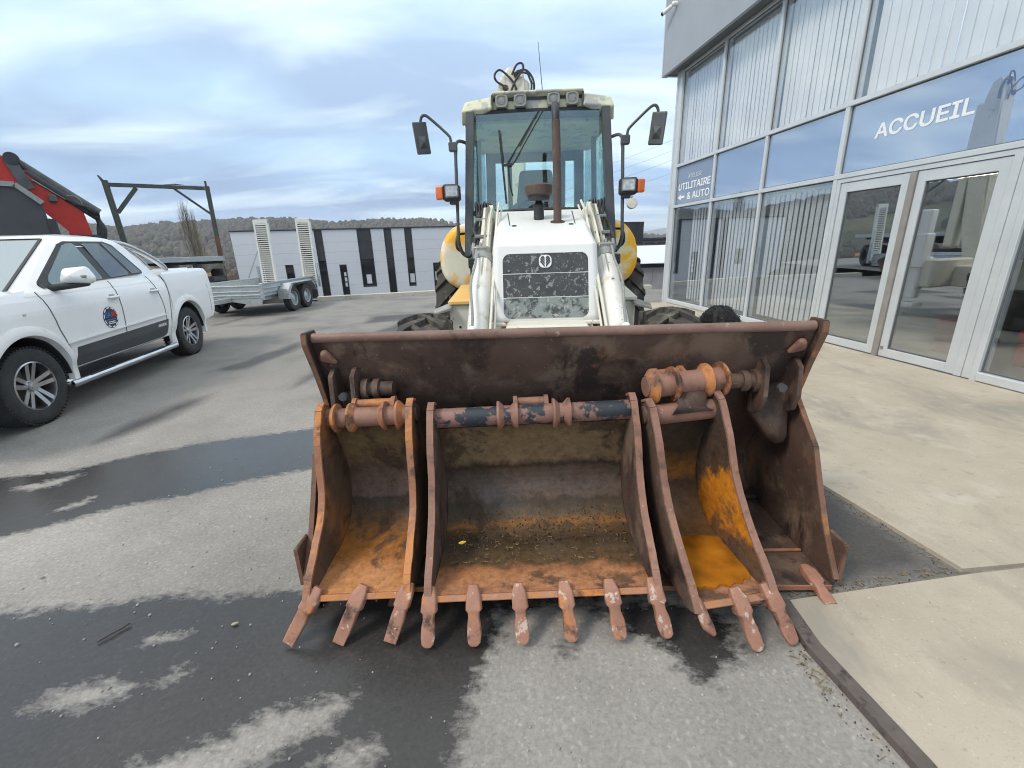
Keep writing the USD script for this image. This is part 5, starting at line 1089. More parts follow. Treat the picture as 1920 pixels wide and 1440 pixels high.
pp('bed_cover', box(-3.95, -2.88, YC - .80, YC + .80, 1.315, 1.345, .012), 'car_white')
for s in (-1, 1):
    pp('roll_bar', tube([(-2.52, YC + s * .60, 1.735), (-2.72, YC + s * .66, 1.69), (-3.02, YC + s * .73, 1.55), (-3.24, YC + s * .78, 1.40), (-3.28, YC + s * .79, 1.32)], .038, 14), 'alloy', 40)
    pp('roll_bar_stay', tube([(-2.66, YC + s * .64, 1.70), (-2.84, YC + s * .70, 1.52), (-2.98, YC + s * .74, 1.34)], .026, 12), 'alloy', 40)
pp('roll_bar_hoop', tube([(-2.53, YC - .60, 1.73), (-2.55, YC, 1.75), (-2.53, YC + .60, 1.73)], .032, 12), 'alloy', 40)
for s in (-1, 1): pp('front_lamp', tm(hulls([((.84, YC + s * .62, .95), .05), ((.80, YC + s * .86, .98), .05), ((.60, YC + s * .92, 1.0), .03)])), 'lamp_lens', 50)
pp('front_grille', box(.90, .955, YC - .45, YC + .45, .72, .95, .01), 'black')
for s in (-1, 1): pp('front_seat', tm(hulls([((-1.5, YC + s * .38 + q, z), .08) for q in (-.15, .15) for z in (1.2, 1.42)])), 'seat_fabric', 50)

# ------------------------------------------------------------------ plant trailer with upright ramps
tr_ = thing('plant_trailer', 'galvanised twin axle trailer with two tall ribbed loading ramps standing up at its back', 'trailer', (-6.95, 12.6, 0), -1.2)
def tp(name, m, mt, smooth=False, parent=None, label=None): return part(parent or tr_, name, m, M[mt], smooth, label)
tp('deck', box(-.82, .82, -1.45, 1.45, .52, .57), 'kerb')
for s in (-1, 1):
    b = tp('side_board', box(s * .82, s * .855, -1.45, 1.45, .50, .80, .004), 'galv')
    tp('board_rail', cat_(box(s * .815, s * .875, -1.45, 1.45, .795, .83, .006)), 'galv', parent=b)
    for z in (.58, .68): tp('board_rib', box(s * .856, s * .872, -1.42, 1.42, z, z + .035, .006), 'galv', parent=b)
fbrd = tp('front_board', box(-.815, .815, -1.49, -1.455, .47, .76, .004), 'galv')
tp('board_rail', box(-.82, .82, -1.505, -1.45, .755, .785, .006), 'galv', parent=fbrd)
for z in (.53, .62): tp('board_rib', box(-.80, .80, -1.505, -1.49, z, z + .03, .005), 'galv', parent=fbrd)
for s in (-1, 1): tp('corner_post', box(s * .80, s * .88, -1.50, -1.44, .42, .82, .006), 'galv')
tp('chassis_frame', cat_(box(-.78, .78, -1.44, 1.44, .40, .50)), 'galv')
tp('cross_plate', hullp([(-.30, -1.5, .46), (.5, -1.5, .46), (.62, -1.5, .30), (.80, -1.5, .30), (.84, -1.5, .46), (-.30, -1.46, .46), (.84, -1.46, .46), (.62, -1.46, .30), (.80, -1.46, .30)]), 'galv')
tp('drawbar', bar((0, -1.4, .44), (-.05, -2.9, .46), .12, .10), 'galv')
for s in (-1, 1):
    mg = [(-.78, .44), (-.74, .60), (-.52, .755), (.70, .755), (.90, .60), (.94, .46)]
    strip = mg + [(a * .985, b - .02) for a, b in mg[::-1]]
    g = tp('mudguard', prism(sg.Polygon(strip).buffer(0), 'x', s * .875, s * 1.13), 'galv')
    tp('mudguard_skirt', prism(sg.Polygon([(-.79, .36), (-.74, .60), (-.52, .75), (-.46, .70), (-.60, .58), (-.66, .36)]), 'x', s * 1.13, s * 1.138), 'galv', parent=g)
    tp('mudguard_face', box(s * .875, s * 1.13, -.80, -.785, .36, .62), 'galv', parent=g)
    tp('marker_lamp', moved(trimesh.creation.icosphere(2, .02), (s * 1.02, -.80, .52)), 'lamp_lens', 50, parent=g)
    for q, yy in enumerate((-.37, .40)):
        R = .335; w = .085
        tyre = lathe([(.19, -w * .9), (.21, -w), (.28, -w * 1.03), (R - .02, -w * .95), (R, -w * .6), (R, w * .6), (R - .02, w * .95), (.28, w * 1.03), (.21, w), (.19, w * .9)], 40)
        o = tp('wheel', moved(tyre, (s * 1.0, yy, R)), 'car_tyre', 40)
        tp('rim', moved(lathe([(.19, s * w * .9), (.175, s * w * .8), (.17, s * w * .1), (.07, s * w * .5), (.05, s * w * .7), (0, s * w * .7), (0, -s * w * .2), (.19, -s * w * .2)], 32), (s * 1.0, yy, R)), 'galv', 40, o)
for k2, (x0, x1) in enumerate(((-.68, -.30), (.60, .98))):
    dx = x0 - .02
    y0, y1, z0, z1 = 1.40, 1.50, .58, 2.48
    rp = tp('ramp', cat_(bar((x0, y0, z0), (x0, y1, z1), .05, .10, (1, 0, 0)), bar((x1, y0, z0), (x1, y1, z1), .05, .10, (1, 0, 0)), box(x0 - .025, x1 + .025, y1 - .05, y1 + .05, z1 - .10, z1 + .02, .01)), 'ramp_paint')
    tp('ramp_back', box(x0 + .03, x1 - .03, y0 + .09, y0 + .10, z0, z1 - .1), 'lamp_grey', parent=rp)
    for q in range(30):
        t = (q + .5) / 31.5; tp('rung', bar((x0 + .02, y0 + (y1 - y0) * t - .035, z0 + (z1 - z0) * t), (x1 - .02, y0 + (y1 - y0) * t - .035, z0 + (z1 - z0) * t), .036, .030), 'ramp_paint', parent=rp)
    tp('ramp_stay', bar((x0 - .02 if k2 == 0 else x1 + .02, 1.42, 1.62), (x0 - .42 if k2 == 0 else x1 + .12, 1.30, .80), .03, .03), 'galv')
tp('rear_post', box(-.84, -.78, 1.40, 1.46, .5, 1.15), 'galv'); tp('rear_post', box(1.0, 1.06, 1.40, 1.46, .5, 1.2), 'galv')
solo('towel', tm(hulls([((-6.20, 14.0, .86), .035), ((-6.12, 14.02, .86), .03), ((-6.05, 14.02, .85), .02)], 8)), simple('cloth_tan', (.5, .4, .28), rough=.9), 'small tan rag lying on the trailer side at the foot of the right ramp', 'rag', smooth=60)

# ------------------------------------------------------------------ flatbed lorry with the lifting frame
fl = thing('flatbed_trailer', 'grey flat trailer deck behind the pickup with dark rear lights below', 'trailer', (-10.60, 14.72, 0), 32)
def fp(name, m, mt, smooth=False): return part(fl, name, m, M[mt], smooth)
fp('deck', box(-1.25, 1.25, 0, 5.2, 1.40, 1.49, .01), 'lamp_grey')
fp('deck_edge', box(-1.25, 1.25, -.03, -.002, 1.34, 1.495, .006), 'galv')
fp('side_rail', box(1.252, 1.28, 0, 5.2, 1.34, 1.49, .006), 'galv'); fp('side_rail', box(-1.28, -1.252, 0, 5.2, 1.34, 1.49, .006), 'galv')
for x in (-.4, .4): fp('chassis_rail', box(x - .06, x + .06, .1, 5.1, 1.05, 1.335), 'black')
for y in (.4, 1.6, 2.8, 4.0): fp('cross_member', box(-1.2, 1.2, y, y + .08, 1.25, 1.39), 'black')
fp('rear_light_bar', box(-1.2, 1.2, -.02, .10, .66, .86, .01), 'black')
for s in (-1, 1): fp('rear_light', box(s * .85, s * 1.18, -.04, -.021, .70, .82, .006), 'dark_grey')
fp('underrun_bar', box(-1.1, 1.1, .12, .22, .40, .50), 'black')
for s in (-1, 1):
    for y in (3.0, 4.1):
        fp('wheel', moved(lathe([(.28, -.2), (.45, -.21), (.5, -.15), (.5, .15), (.45, .21), (.28, .2), (.26, 0)], 32), (s * .95, y, .5)), 'car_tyre', 40)
GFS = 1.12
gf_ = thing('lifting_frame', 'rusty dark steel goalpost frame with two diagonal braces standing on the flatbed', 'steel frame', (-10.62, 14.76, 1.497), 32)
frm = simple('frame_steel', (.05, .06, .055), (.075, .085, .075), rough=.7, scale=3)
frr = layered('frame_rust', ((.06, .055, .05), (.22, .09, .045), 2.0), [], rough=.8, bump=.2)
GP = lambda m: trimesh.Trimesh(np.array(tm(m).vertices) * (1.0, 1.12, 1.19), tm(m).faces, process=False)
part(gf_, 'post', GP(bar((-1.20, 0, 0), (-1.27, 0, 1.86), .14, .14, (1, 0, 0))), frm); part(gf_, 'post', GP(bar((1.19, 0, .52), (1.22, 0, 1.80), .13, .13, (1, 0, 0))), frm)
part(gf_, 'post', GP(bar((1.17, 0, 0), (1.19, 0, .515), .132, .132, (1, 0, 0))), frr, label='rusty lower end of the right post')
part(gf_, 'crossbeam', GP(bar((-1.19, 0, 1.765), (1.15, 0, 1.75), .10, .085, (0, 1, 0))), frm)
part(gf_, 'brace', GP(bar((-1.17, 0, 1.12), (-.58, 0, 1.715), .09, .09, (0, 1, 0))), frm); part(gf_, 'brace', GP(bar((1.14, 0, 1.12), (.34, 0, 1.72), .07, .06, (0, 1, 0))), frm)
part(gf_, 'top_plate', GP(hullp([(-1.31, -.05, 1.74), (-1.19, -.05, 1.74), (-1.40, -.05, 1.96), (-1.36, -.05, 1.97), (-1.31, .05, 1.74), (-1.19, .05, 1.74), (-1.40, .05, 1.96)])), frm)
part(gf_, 'top_plate', GP(bar((1.20, 0, 1.80), (1.20, 0, 1.93), .06, .06)), frm); part(gf_, 'top_plate', GP(hullp([(.1, -.03, 1.81), (.62, -.03, 1.815), (.4, -.03, 1.835), (.1, .03, 1.81), (.62, .03, 1.815)])), frm)

# ------------------------------------------------------------------ crane lorry at the left
cr = thing('crane_lorry', 'lorry with a black tipper body and a folded red loading crane behind the pickup', 'lorry', (-10.2, 10.5, 0), 45)
def cp(name, m, mt, smooth=False): return part(cr, name, m, M[mt], smooth)
body_ = [(-4.5, 1.1), (-4.5, 3.09), (-.33, 3.11), (-.01, 2.75), (-.01, 2.42), (.05, 2.14), (.05, 1.1)]
cp('tipper_body', prism(body_, 'y', 0, .75), 'panel_dark')
rim_ = [(-4.5, 3.08), (-.34, 3.10), (-.01, 2.74)]
cp('body_rim', cat_(*[bar((p[0], -.03, p[1]), (q[0], -.03, q[1]), .06, .10, (0, 1, 0)) for p, q in zip(rim_[:-1], rim_[1:])]), 'lamp_grey')
for x in (-3.3, -2.2, -1.1): cp('body_rib', box(x - .05, x + .05, -.06, 0, 1.15, 3.02, .01), 'panel_dark')
cp('body_post', box(-.04, .12, -.02, .2, 1.2, 2.42, .01), 'black')
cp('chassis', box(-5, 1.0, .1, 1.9, .7, 1.08), 'black')
for x in (-4.2, -2.6, .4):
    for y in (.12, 1.85): cp('wheel', moved(moved(lathe([(.28, -.15), (.45, -.16), (.5, -.12), (.5, .12), (.45, .16), (.28, .15), (.26, 0)], 28), rot=(0, 0, 90)), (x, y, .5)), 'car_tyre', 40)
Yc = 1.05
cp('lower_boom', prism([(-.12, 3.30), (.04, 3.24), (.66, 2.70), (.70, 2.2), (.70, 1.4), (.2, 1.4), (.30, 2.2), (-.0, 2.62), (-.2, 2.75)], 'y', Yc - .15, Yc + .15), 'red_paint')
cp('boom_knuckle', prism([(-1.6, 3.95), (-.42, 3.80), (-.20, 3.50), (-.10, 3.50), (-.04, 3.30), (-.08, 3.02), (-.30, 2.9), (-.5, 3.2), (-1.6, 3.2)], 'y', Yc - .2, Yc + .2), 'red_paint')
cp('boom_joint', rod((-.26, Yc - .26, 3.72), (-.26, Yc + .26, 3.70), .13, 20), 'black')
cp('boom_joint', rod((-.16, Yc - .24, 3.24), (-.16, Yc + .24, 3.24), .11, 20), 'black')
cp('joint_link', bar((-.30, Yc - .22, 3.7), (-.14, Yc - .22, 3.1), .2, .06, (1, 0, 0)), 'dark_grey')
cp('boom_cylinder', rod((-.20, Yc, 3.66), (.95, Yc, 2.62), .115, 18), 'dark_grey', 40)
cp('boom_cylinder', rod((-.12, Yc - .12, 3.46), (.90, Yc - .12, 2.52), .085, 14), 'black', 40)
cp('boom_pipe', rod((-.10, Yc - .18, 3.36), (.55, Yc - .18, 2.80), .018, 8), 'rod_steel', 40)
cp('boom_valve', box(.12, .27, Yc - .26, Yc - .05, 2.84, 3.0, .02), 'dark_grey')
for q in range(10):
    j = nrs.uniform(-.06, .06); k2 = nrs.uniform(-.1, .1)
    cp('hydraulic_hose', tube([(.42 + .045 * q, Yc - .2 + .03 * q, 2.92 - .042 * q), (.78 + .012 * q + j, Yc - .2 + k2, 2.72 - .01 * q), (.90 + j * .6, Yc + k2, 2.48), (.84 + .015 * q, Yc - .1, 2.2), (.78, Yc, 1.6)], .034, 7), 'hose', 40)
cp('hose_guard', tube([(.45, Yc - .2, 3.0), (.60, Yc - .2, 2.98), (.68, Yc - .2, 2.86), (.66, Yc - .2, 2.74)], .010, 6), 'lamp_grey', 40)
cp('crane_column', box(.25, .85, Yc - .25, Yc + .25, .9, 2.1, .03), 'black')

# ------------------------------------------------------------------ office building across the valley edge
K = 2.2
OA = np.array((-13.567, 30.932, 0)); OD = np.array((.97272, .23197, 0)); ON = np.array((.23197, -.97272, 0))
off = thing('office_building', 'low white panelled building with tall black window strips and a flat dark roof edge', 'building')
def ob(t0, t1, y0, y1, z0, z1): return basis(box(t0 * K, t1 * K, y0, y1, 1.53 + K * (z0 - 1.53), 1.53 + K * (z1 - 1.53)), OA, OD, ON, (0, 0, 1))
TOP = 2.155
wins = [(-1.23, -1.02, .66, 1.19), (-.66, -.43, .66, 1.17), (-.06, .15, .12, TOP), (.30, .53, .14, TOP), (.90, 1.11, .13, 1.12), (1.54, 1.96, .40, TOP), (2.35, 2.58, .12, TOP), (2.98, 3.21, .36, TOP), (3.80, 4.03, .09, 1.07), (5.0, 5.3, .12, TOP), (6.3, 6.55, .12, TOP), (7.2, 7.45, .40, 1.2), (8.4, 8.62, .12, TOP)]
rows = [0.08, .49, .81, 1.17, 1.50, 1.79, TOP]
cutsx = [-1.98, -.9, .22, 1.3, 2.2, 2.8, 3.5, 4.5, 5.6, 6.9, 8.0, 9.2, 10.2]
g = .0016
for a, b in zip(cutsx[:-1], cutsx[1:]):
    for z0, z1 in zip(rows[:-1], rows[1:]):
        spans = [(a, b)]; extra = []
        for w0, w1, wz0, wz1 in wins:
            if wz1 <= z0 + .01 or wz0 >= z1 - .01: continue
            ns = []
            for s0, s1 in spans:
                if w1 <= s0 or w0 >= s1: ns.append((s0, s1)); continue
                if w0 > s0: ns.append((s0, w0))
                if w1 < s1: ns.append((w1, s1))
                lo, hi = max(w0, s0), min(w1, s1)
                if wz0 > z0 + .02: extra.append((lo, hi, z0, wz0))
                if wz1 < z1 - .02: extra.append((lo, hi, wz1, z1))
            spans = ns
        for s0, s1 in spans: part(off, 'wall_panel', ob(s0, s1, -.1, .04, z0 + g, z1 - g), M['panel_white'])
        for s0, s1, e0, e1 in extra: part(off, 'wall_panel', ob(s0, s1, -.1, .04, e0 + (g if e0 == z0 else 0), e1 - (g if e1 == z1 else 0)), M['panel_white'])
for w0, w1, z0, z1 in wins:
    fr = part(off, 'window', cat_(ob(w0, w0 + .02, -.08, .05, z0, z1), ob(w1 - .02, w1, -.08, .05, z0, z1), ob(w0 + .02, w1 - .02, -.08, .05, z0, z0 + .035), ob(w0 + .02, w1 - .02, -.08, .05, z1 - .02, z1)), M['panel_dark'])
    zs = 1.24 if z1 > 1.3 else z1 - .02
    part(off, 'pane', ob(w0 + .02, w1 - .02, -.06, -.03, z0 + .035, zs), M['far_glass'])
    if z1 > 1.3:
        for za, zb in ((1.25, 1.50), (1.505, 1.79), (1.795, z1 - .02)): part(fr, 'spandrel', ob(w0 + .02, w1 - .02, -.06, .01, za, zb), M['panel_dark'])
for t, z in ((1.74, .5), (3.10, .47), (3.92, .5)): part(off, 'white_display', ob(t - .07, t + .08, -.028, -.02, z, z + .28), M['panel_white'])
for z in (.5, .66, .82): part(off, 'white_display', ob(1.0, 1.07, -.028, -.02, z - .06, z + .06), M['panel_white'])
part(off, 'core', ob(-1.97, 10.2, -14, -.11, .05, TOP), M['panel_dark'])
part(off, 'roof_edge', ob(-2.0, 10.22, -14.1, .09, TOP + .004, TOP + .035), M['panel_dark'])
part(off, 'dark_wing', ob(10.21, 11.37, -14, .2, .05, TOP + .03), M['panel_dark'])
for q in range(14): part(off, 'cladding_rib', ob(10.22 + q * .082, 10.245 + q * .082, .2, .23, .05, TOP + .03), M['panel_dark'])
# shed on the right, beyond the kerb
sh = thing('shed', 'low grey shed with a white ribbed metal roof beyond the kerb at the right', 'shed')
for q in range(9): part(sh, 'wall_panel', box(3.0 + q * .62, 3.61 + q * .62, 19.0, 19.08, -1.6, .44), simple('shed_wall_%d' % q, (.38, .37, .38), (.30, .29, .31), rough=.7, scale=1.5))
part(sh, 'wall_top', box(3.0, 8.6, 19.0, 19.3, .445, .60), M['panel_dark'])
for q in range(18): part(sh, 'roof_sheet', hullp([(x, y, z + d_) for x in (3.0 + q * .36, 3.345 + q * .36) for y, z in ((18.8, .61), (26.2, 1.25)) for d_ in (0, .03)]), M['panel_white'])
part(sh, 'ridge', box(2.9, 9.6, 26.15, 26.4, 1.2, 1.33), M['panel_dark'])
part(sh, 'rear_wall', box(3.0, 9.4, 26.4, 26.5, -1.6, 1.2), M['panel_dark'])
dk = thing('dark_building', 'flat dark grey building between the shed roof and the distant mountains', 'building')
part(dk, 'wall', box(11.5, 19, 45, 52, -1.8, 1.62), simple('dark_building_wall', (.10, .105, .11), (.07, .075, .08), rough=.7, scale=.6))
part(dk, 'roof_edge', box(11.4, 19.1, 44.9, 52.1, 1.625, 1.80), M['panel_dark'])
for q in range(5): part(dk, 'window', box(12.2 + q * 1.3, 13.2 + q * 1.3, 44.93, 44.99, .9, 1.35), M['far_glass'])

# ------------------------------------------------------------------ trees, woods and houses
bark = simple('bark', (.16, .125, .09), (.11, .085, .065), rough=.95, scale=3)
twigm = simple('bare_twigs', (.20, .155, .10), (.15, .115, .08), rough=.95, scale=1)
def bare_tree(name, label, base, H, R, n, seed, cat='tree', up_=.92, group=None):
    r = np.random.RandomState(seed); t = thing(name, label, cat, base, group=group)
    part(t, 'trunk', tube([(0, 0, -.5), (.05, 0, H * .4), (0, .06, H * .75), (.03, 0, H * .97)], np.interp(np.linspace(0, 1, 19), [0, .5, 1], [H * .016, H * .010, .015]), 8), bark, 40)
    tw = []; lim = []
    for i in range(n):
        z0 = H * r.uniform(.06, .85) ; a = r.uniform(0, 2 * math.pi); L = (H - z0) * r.uniform(.25, .6) + .6
        rr_ = R * (1 - .75 * (z0 / H)) * r.uniform(.35, 1.0)
        p0 = np.array((0, 0, z0)); p1 = p0 + (rr_ * .7 * math.cos(a), rr_ * .7 * math.sin(a), L * .35); p2 = p0 + (rr_ * math.cos(a + .2), rr_ * math.sin(a + .2), L)
        (lim if i % 4 == 0 else tw).append(tube([p0, p1, p2], np.linspace(.026, .007, 7) * H / 12, 4, sub=3))
        for _ in range(5):
            q = p1 + (p2 - p1) * r.rand(); e = q + np.array((r.normal(0, .22), r.normal(0, .22), r.uniform(.5, 1.3))) * H / 12
            tw.append(tube([q, e], np.array([.008, .004]) * H / 12, 3, curve=False))
    part(t, 'limbs', cat_(*lim), bark, 40); part(t, 'crown', cat_(*tw), twigm)
def gz(x, y): return float(terrain_z(np.array([x]), np.array([y]))[0])
for i, (x, y, top, R, n, lab) in enumerate([(-47.7, 70, 9.6, 1.55, 95, 'taller bare poplar behind the lifting frame, left of the pair'), (-46.2, 69, 8.0, 1.3, 75, 'shorter bare poplar behind the lifting frame, right of the pair')]):
    z = gz(x, y); bare_tree('bare_poplar', lab, (x, y, z), top - z, R, n, 20 + i)
for i, (x, y, H, R) in enumerate([(-21.2, 34, 3.0, 1.5), (-23.2, 35.5, 2.6, 1.7), (-19.2, 35, 2.4, 1.6)]):
    bare_tree('bare_shrub', ('bare brown shrub between lorry deck and white office building, middle one', 'bare brown shrub behind the lorry deck, leftmost of three', 'bare brown shrub nearest the white office building')[i], (x, y, gz(x, y) - .2), H, R, 120, 30 + i, 'shrub')
wr = np.random.RandomState(11)
def clump(seed, dark):
    m = trimesh.creation.icosphere(2, 1.0); v = np.array(m.vertices)
    d = meshkit.fbm(v * 2.3 + seed * 7.1, 4, seed); v = v * (.70 + .5 * d[:, None]); v[:, 2] = v[:, 2] * 1.15 + .65
    return trimesh.Trimesh(v, m.faces, process=False)
woodm = mat('bare_wood', {'o': ('object_info', {}), 'g': ('geometry', {}), 'n': ('noise_texture', {'scale': .9, 'detail': 6.0, 'roughness': .75}), 'r': ('rgb_ramp', {'ramp': [(0, (.125, .108, .095)), (.5, (.165, .14, .118)), (.78, (.135, .12, .098)), (.90, (.07, .08, .055)), (1, (.20, .165, .12))]}),
    'm': ('mix_color', {'blend_type': 'multiply', 'fac': 1.0}), 'r2': ('rgb_ramp', {'ramp': [(.35, (.45, .45, .45)), (.65, (1.15, 1.15, 1.15))]}), 'p': ('principled_bsdf', {'roughness': 1.0, 'specular_ior_level': 0.05})},
    [('o.random', 'r.fac'), ('g.position', 'n.vector'), ('n.fac', 'r2.fac'), ('r.color', 'm.a'), ('r2.color', 'm.b'), ('m.result', 'p.base_color')])
def scatter(name, n, rng, kind_label, cat, size, keep, seed):
    r = np.random.RandomState(seed); P = []
    while len(P) < n:
        az = math.radians(r.uniform(*rng[0])); d = math.sqrt(r.uniform(rng[1][0] ** 2, rng[1][1] ** 2)); x, y = d * math.sin(az), d * math.cos(az)
        if keep(x, y, d, r): P.append((x, y, d))
    P = np.array(P); z = terrain_z(P[:, 0], P[:, 1])
    pi = UsdGeom.PointInstancer.Define(stage, '/World/' + name); tag(pi.GetPrim(), kind_label, cat, kind='stuff')
    paths = []
    for q in range(3):
        paths.append(usdkit.mesh(stage, '/World/%s/clump_%d' % (name, q) if False else '/World/%s/clump%s' % (name, '' if q == 0 else '_%03d' % q), clump(q + 1, 0), woodm, smooth=False).GetPath())
    pi.CreatePrototypesRel().SetTargets(paths)
    pi.CreateProtoIndicesAttr(Vt.IntArray.FromNumpy(r.randint(0, 3, len(P)).astype(np.int32)))
    pi.CreatePositionsAttr(Vt.Vec3fArray.FromNumpy(np.c_[P[:, :2], z - .3].astype(np.float32)))
    s = r.uniform(*size, len(P)); pi.CreateScalesAttr(Vt.Vec3fArray.FromNumpy(np.c_[s, s, s * r.uniform(.9, 1.5, len(P))].astype(np.float32)))
    a = r.uniform(0, 2 * math.pi, len(P)); pi.CreateOrientationsAttr(Vt.QuathArray([Gf.Quath(float(math.cos(q / 2)), 0, 0, float(math.sin(q / 2))) for q in a]))
def keep_w(x, y, d, r):
    f = meshkit.fbm(np.array([[x / 70, y / 70, 0.]]), 3, 8)[0]
    return f > (.44 if d > 420 else .55)
scatter('hillside_wood', 15000, ((-100, 32), (260, 800)), 'bare brown woodland covering the hillside behind the yard', 'woodland', (1.5, 3.6), keep_w, 12)
scatter('valley_scrub', 700, ((-100, 25), (75, 260)), 'brown scrub and hedges in the valley below the yard', 'scrub', (.6, 1.5), lambda x, y, d, r: meshkit.fbm(np.array([[x / 25, y / 25, 0.]]), 3, 4)[0] > .5, 13)
hw = [simple('house_wall_%d' % q, c, rough=.8) for q, c in enumerate(((.62, .58, .50), (.66, .64, .60), (.55, .46, .36)))]
hr = [simple('house_roof_%d' % q, c, rough=.8) for q, c in enumerate(((.30, .12, .07), (.36, .17, .10), (.22, .12, .09)))]
hs = [(-25.6 - 7.5, 190, 'cream'), (-33.5, 255, 'white'), (-36.5, 300, 'white'), (-30.8, 330, 'tan')]
spots = [(-33.6, 200, 1, 0), (-33.2, 300, 0, 1), (-34.1, 360, 1, 2), (-36.8, 410, 2, 1), (-46, 240, 0, 0), (-50, 270, 2, 1), (-53, 220, 1, 0), (-56, 300, 0, 2)]
labs = ['small white house low on the hillside beside the white office building', 'cream house on the hillside above the lower white house', 'tiny white house higher on the hillside left of the office building', 'small tan house on the hillside behind the lifting frame post']
for i, (az, d, w, rf_) in enumerate(spots):
    x, y = d * math.sin(math.radians(az)), d * math.cos(math.radians(az)); z = gz(x, y)
    h = thing('house', labs[i] if i < 4 else ('cream house with an orange roof on the far left slope, nearest of the mirrored houses', 'tan house with a pale orange roof on the far left slope', 'white house with an orange roof on the far left slope', 'cream house with a dark brown roof far out on the left slope')[i - 4], 'house', (x, y, z - .3), wr.uniform(0, 90), group=None if i < 4 else 'houses on the far left slope')
    a, b, c = wr.uniform(3.2, 5), wr.uniform(2.6, 3.4), wr.uniform(3.0, 4.6)
    part(h, 'wall', hullp([(sx * a, sy * b, zz) for sx in (-1, 1) for sy in (-1, 1) for zz in (-2, c)] + [(sx * a, 0, c + 1.6) for sx in (-1, 1)]), hw[w])
    for sy in (-1, 1): part(h, 'roof', hullp([(sx * (a + .3), q * sy, zz + e) for sx in (-1, 1) for q, zz in ((b + .35, c - .05), (0, c + 1.75)) for e in (0, .12)]), hr[rf_])
    for q in (-.5, .1, .6): part(h, 'window', box(a * q - .45, a * q + .45, -b - .04, -b + .02, 1.0, 2.3), M['far_glass'])
for q, (za, zb) in enumerate(((14.39, 17.13), (12.94, 15.56), (11.56, 14.13), (10.17, 12.12))):
    solo('power_line', tube([(-4, 80, za - 7.4), (19.4, 80, za), (27.7, 80, zb), (60, 80, zb + 11)], .014, 4, sub=8), M['wire'], 'thin overhead wire in the sky right of the loader cab, ' + ('uppermost of four', 'second from the top', 'third from the top', 'lowest of four')[q], 'wire', group='overhead wires')

# ------------------------------------------------------------------ black dog behind the right front wheel
dg = thing('dog', 'black curly coated dog with its tongue out behind the right front wheel', 'dog', (2.50, 5.25, .024), 42)
UsdGeom.Xformable(stage.GetPrimAtPath(dg)).AddScaleOp().Set(Gf.Vec3f(1.16, 1.16, 1.16))
J = []
def bone(a, ra, b, rb): J.append(hulls([(a, ra), (b, rb)], 14))
bone((.22, .05, .47), .145, (.0, .02, .45), .150); bone((.0, .02, .45), .150, (-.12, -.02, .47), .13)
bone((-.12, -.02, .49), .11, (-.19, -.06, .545), .085); bone((-.19, -.06, .55), .095, (-.21, -.07, .54), .092)
bone((-.22, -.10, .52), .065, (-.275, -.16, .475), .040); bone((-.275, -.16, .475), .040, (-.295, -.185, .465), .028)
for e in (-1, 1): bone((-.20 + e * .07, -.05 + e * .035, .60), .035, (-.21 + e * .105, -.07 + e * .05, .50), .030)
for x, y in ((-.13, .06), (-.13, -.09)): bone((x, y, .40), .075, (x - .01, y, .22), .045); bone((x - .01, y, .22), .042, (x, y, .05), .032); bone((x, y, .04), .036, (x - .05, y - .01, .03), .030)
for y in (.10, -.04): bone((.26, y, .42), .105, (.22, y, .25), .060); bone((.22, y, .25), .052, (.32, y, .17), .036); bone((.32, y, .17), .034, (.29, y, .04), .030); bone((.29, y, .04), .034, (.24, y, .03), .028)
bone((.34, .05, .50), .04, (.45, .10, .42), .032); bone((.45, .10, .42), .036, (.50, .13, .33), .022)
dm_ = m3.Manifold.batch_boolean(J, m3.OpType.Add).refine_to_length(.022)
dt = tm(dm_); dt.merge_vertices(); trimesh.smoothing.filter_taubin(dt, iterations=8)
v = np.array(dt.vertices); nn_ = np.array(dt.vertex_normals); c_ = meshkit.fbm(v * 16, 3, 2) - .5
fade = np.clip((np.linalg.norm(v - np.array((-.29, -.18, .465)), axis=1) - .05) / .1, 0, 1)
dt = trimesh.Trimesh(v + nn_ * (c_ * .05 * fade)[:, None], dt.faces, process=False)
fur = simple('black_fur', (.010, .010, .011), (.022, .021, .022), rough=.75, scale=30, bump=.6, bscale=120)
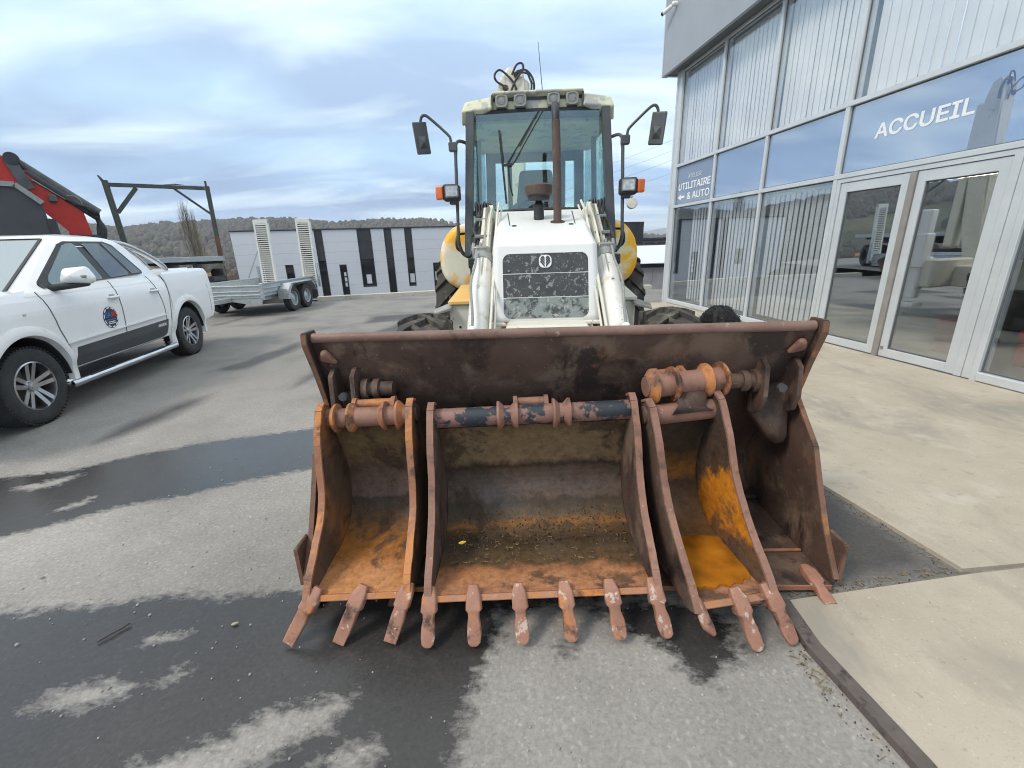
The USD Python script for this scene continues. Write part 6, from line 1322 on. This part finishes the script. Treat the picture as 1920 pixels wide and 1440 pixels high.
part(dg, 'body', dt, fur, True)
hv, hc, hw_ = [], [], []
fr_ = np.random.RandomState(3); pts_, fi = trimesh.sample.sample_surface(dt, 2600, seed=3)
fnrm = np.array(dt.face_normals)[fi]
strands = []
for p, q in zip(pts_, fnrm):
    if np.linalg.norm(p - np.array((-.29, -.18, .465))) < .07 or p[2] < .08: continue
    t = np.cross(q, fr_.normal(0, 1, 3)); e = p + q * .014 + t * .008 - np.array((0, 0, .010)); hv += [tuple(p - q * .004), tuple(p + q * .012), tuple(e)]; hc.append(3)
cv = UsdGeom.BasisCurves.Define(stage, dg + '/fur'); cv.CreateTypeAttr('linear'); cv.CreatePointsAttr(Vt.Vec3fArray([Gf.Vec3f(*map(float, p)) for p in hv])); cv.CreateCurveVertexCountsAttr(hc)
cv.CreateWidthsAttr([.003]); cv.SetWidthsInterpolation('constant'); UsdShade.MaterialBindingAPI.Apply(cv.GetPrim()).Bind(fur); tag(cv.GetPrim(), kind='stuff')
part(dg, 'nose', moved(trimesh.creation.icosphere(2, .017), (-.305, -.200, .475)), M['black'], True)
part(dg, 'tongue', tm(hulls([((-.272, -.165, .440), .014), ((-.292, -.19, .418), .014), ((-.296, -.196, .398), .011)], 12)), simple('tongue_pink', (.55, .24, .20), (.48, .2, .17), rough=.5), 60)
for e in (-1, 1): part(dg, 'eye', moved(trimesh.creation.icosphere(2, .011), (-.245 + e * .035, -.135 + e * .02 - .012, .555)), simple('eye_brown_%d' % (e + 1), (.05, .025, .012), rough=.1), True)
part(dg, 'chest_blaze', tm(hulls([((-.16, -.175, .43), .012), ((-.155, -.172, .36), .010), ((-.165, -.17, .40), .018)], 10)), simple('white_fur', (.65, .63, .6), rough=.8), 60)

# ------------------------------------------------------------------ the air
haze_m = usdkit.material(stage, '/World/Looks/air', {'v': ('principled_volume', {'color': (.86, .91, 1.0), 'density': .0003, 'anisotropy': .1})}, [], volume='v.volume')
solo('haze', box(-6600, 6600, -6600, 6600, -60, 175), haze_m, kind='stuff')
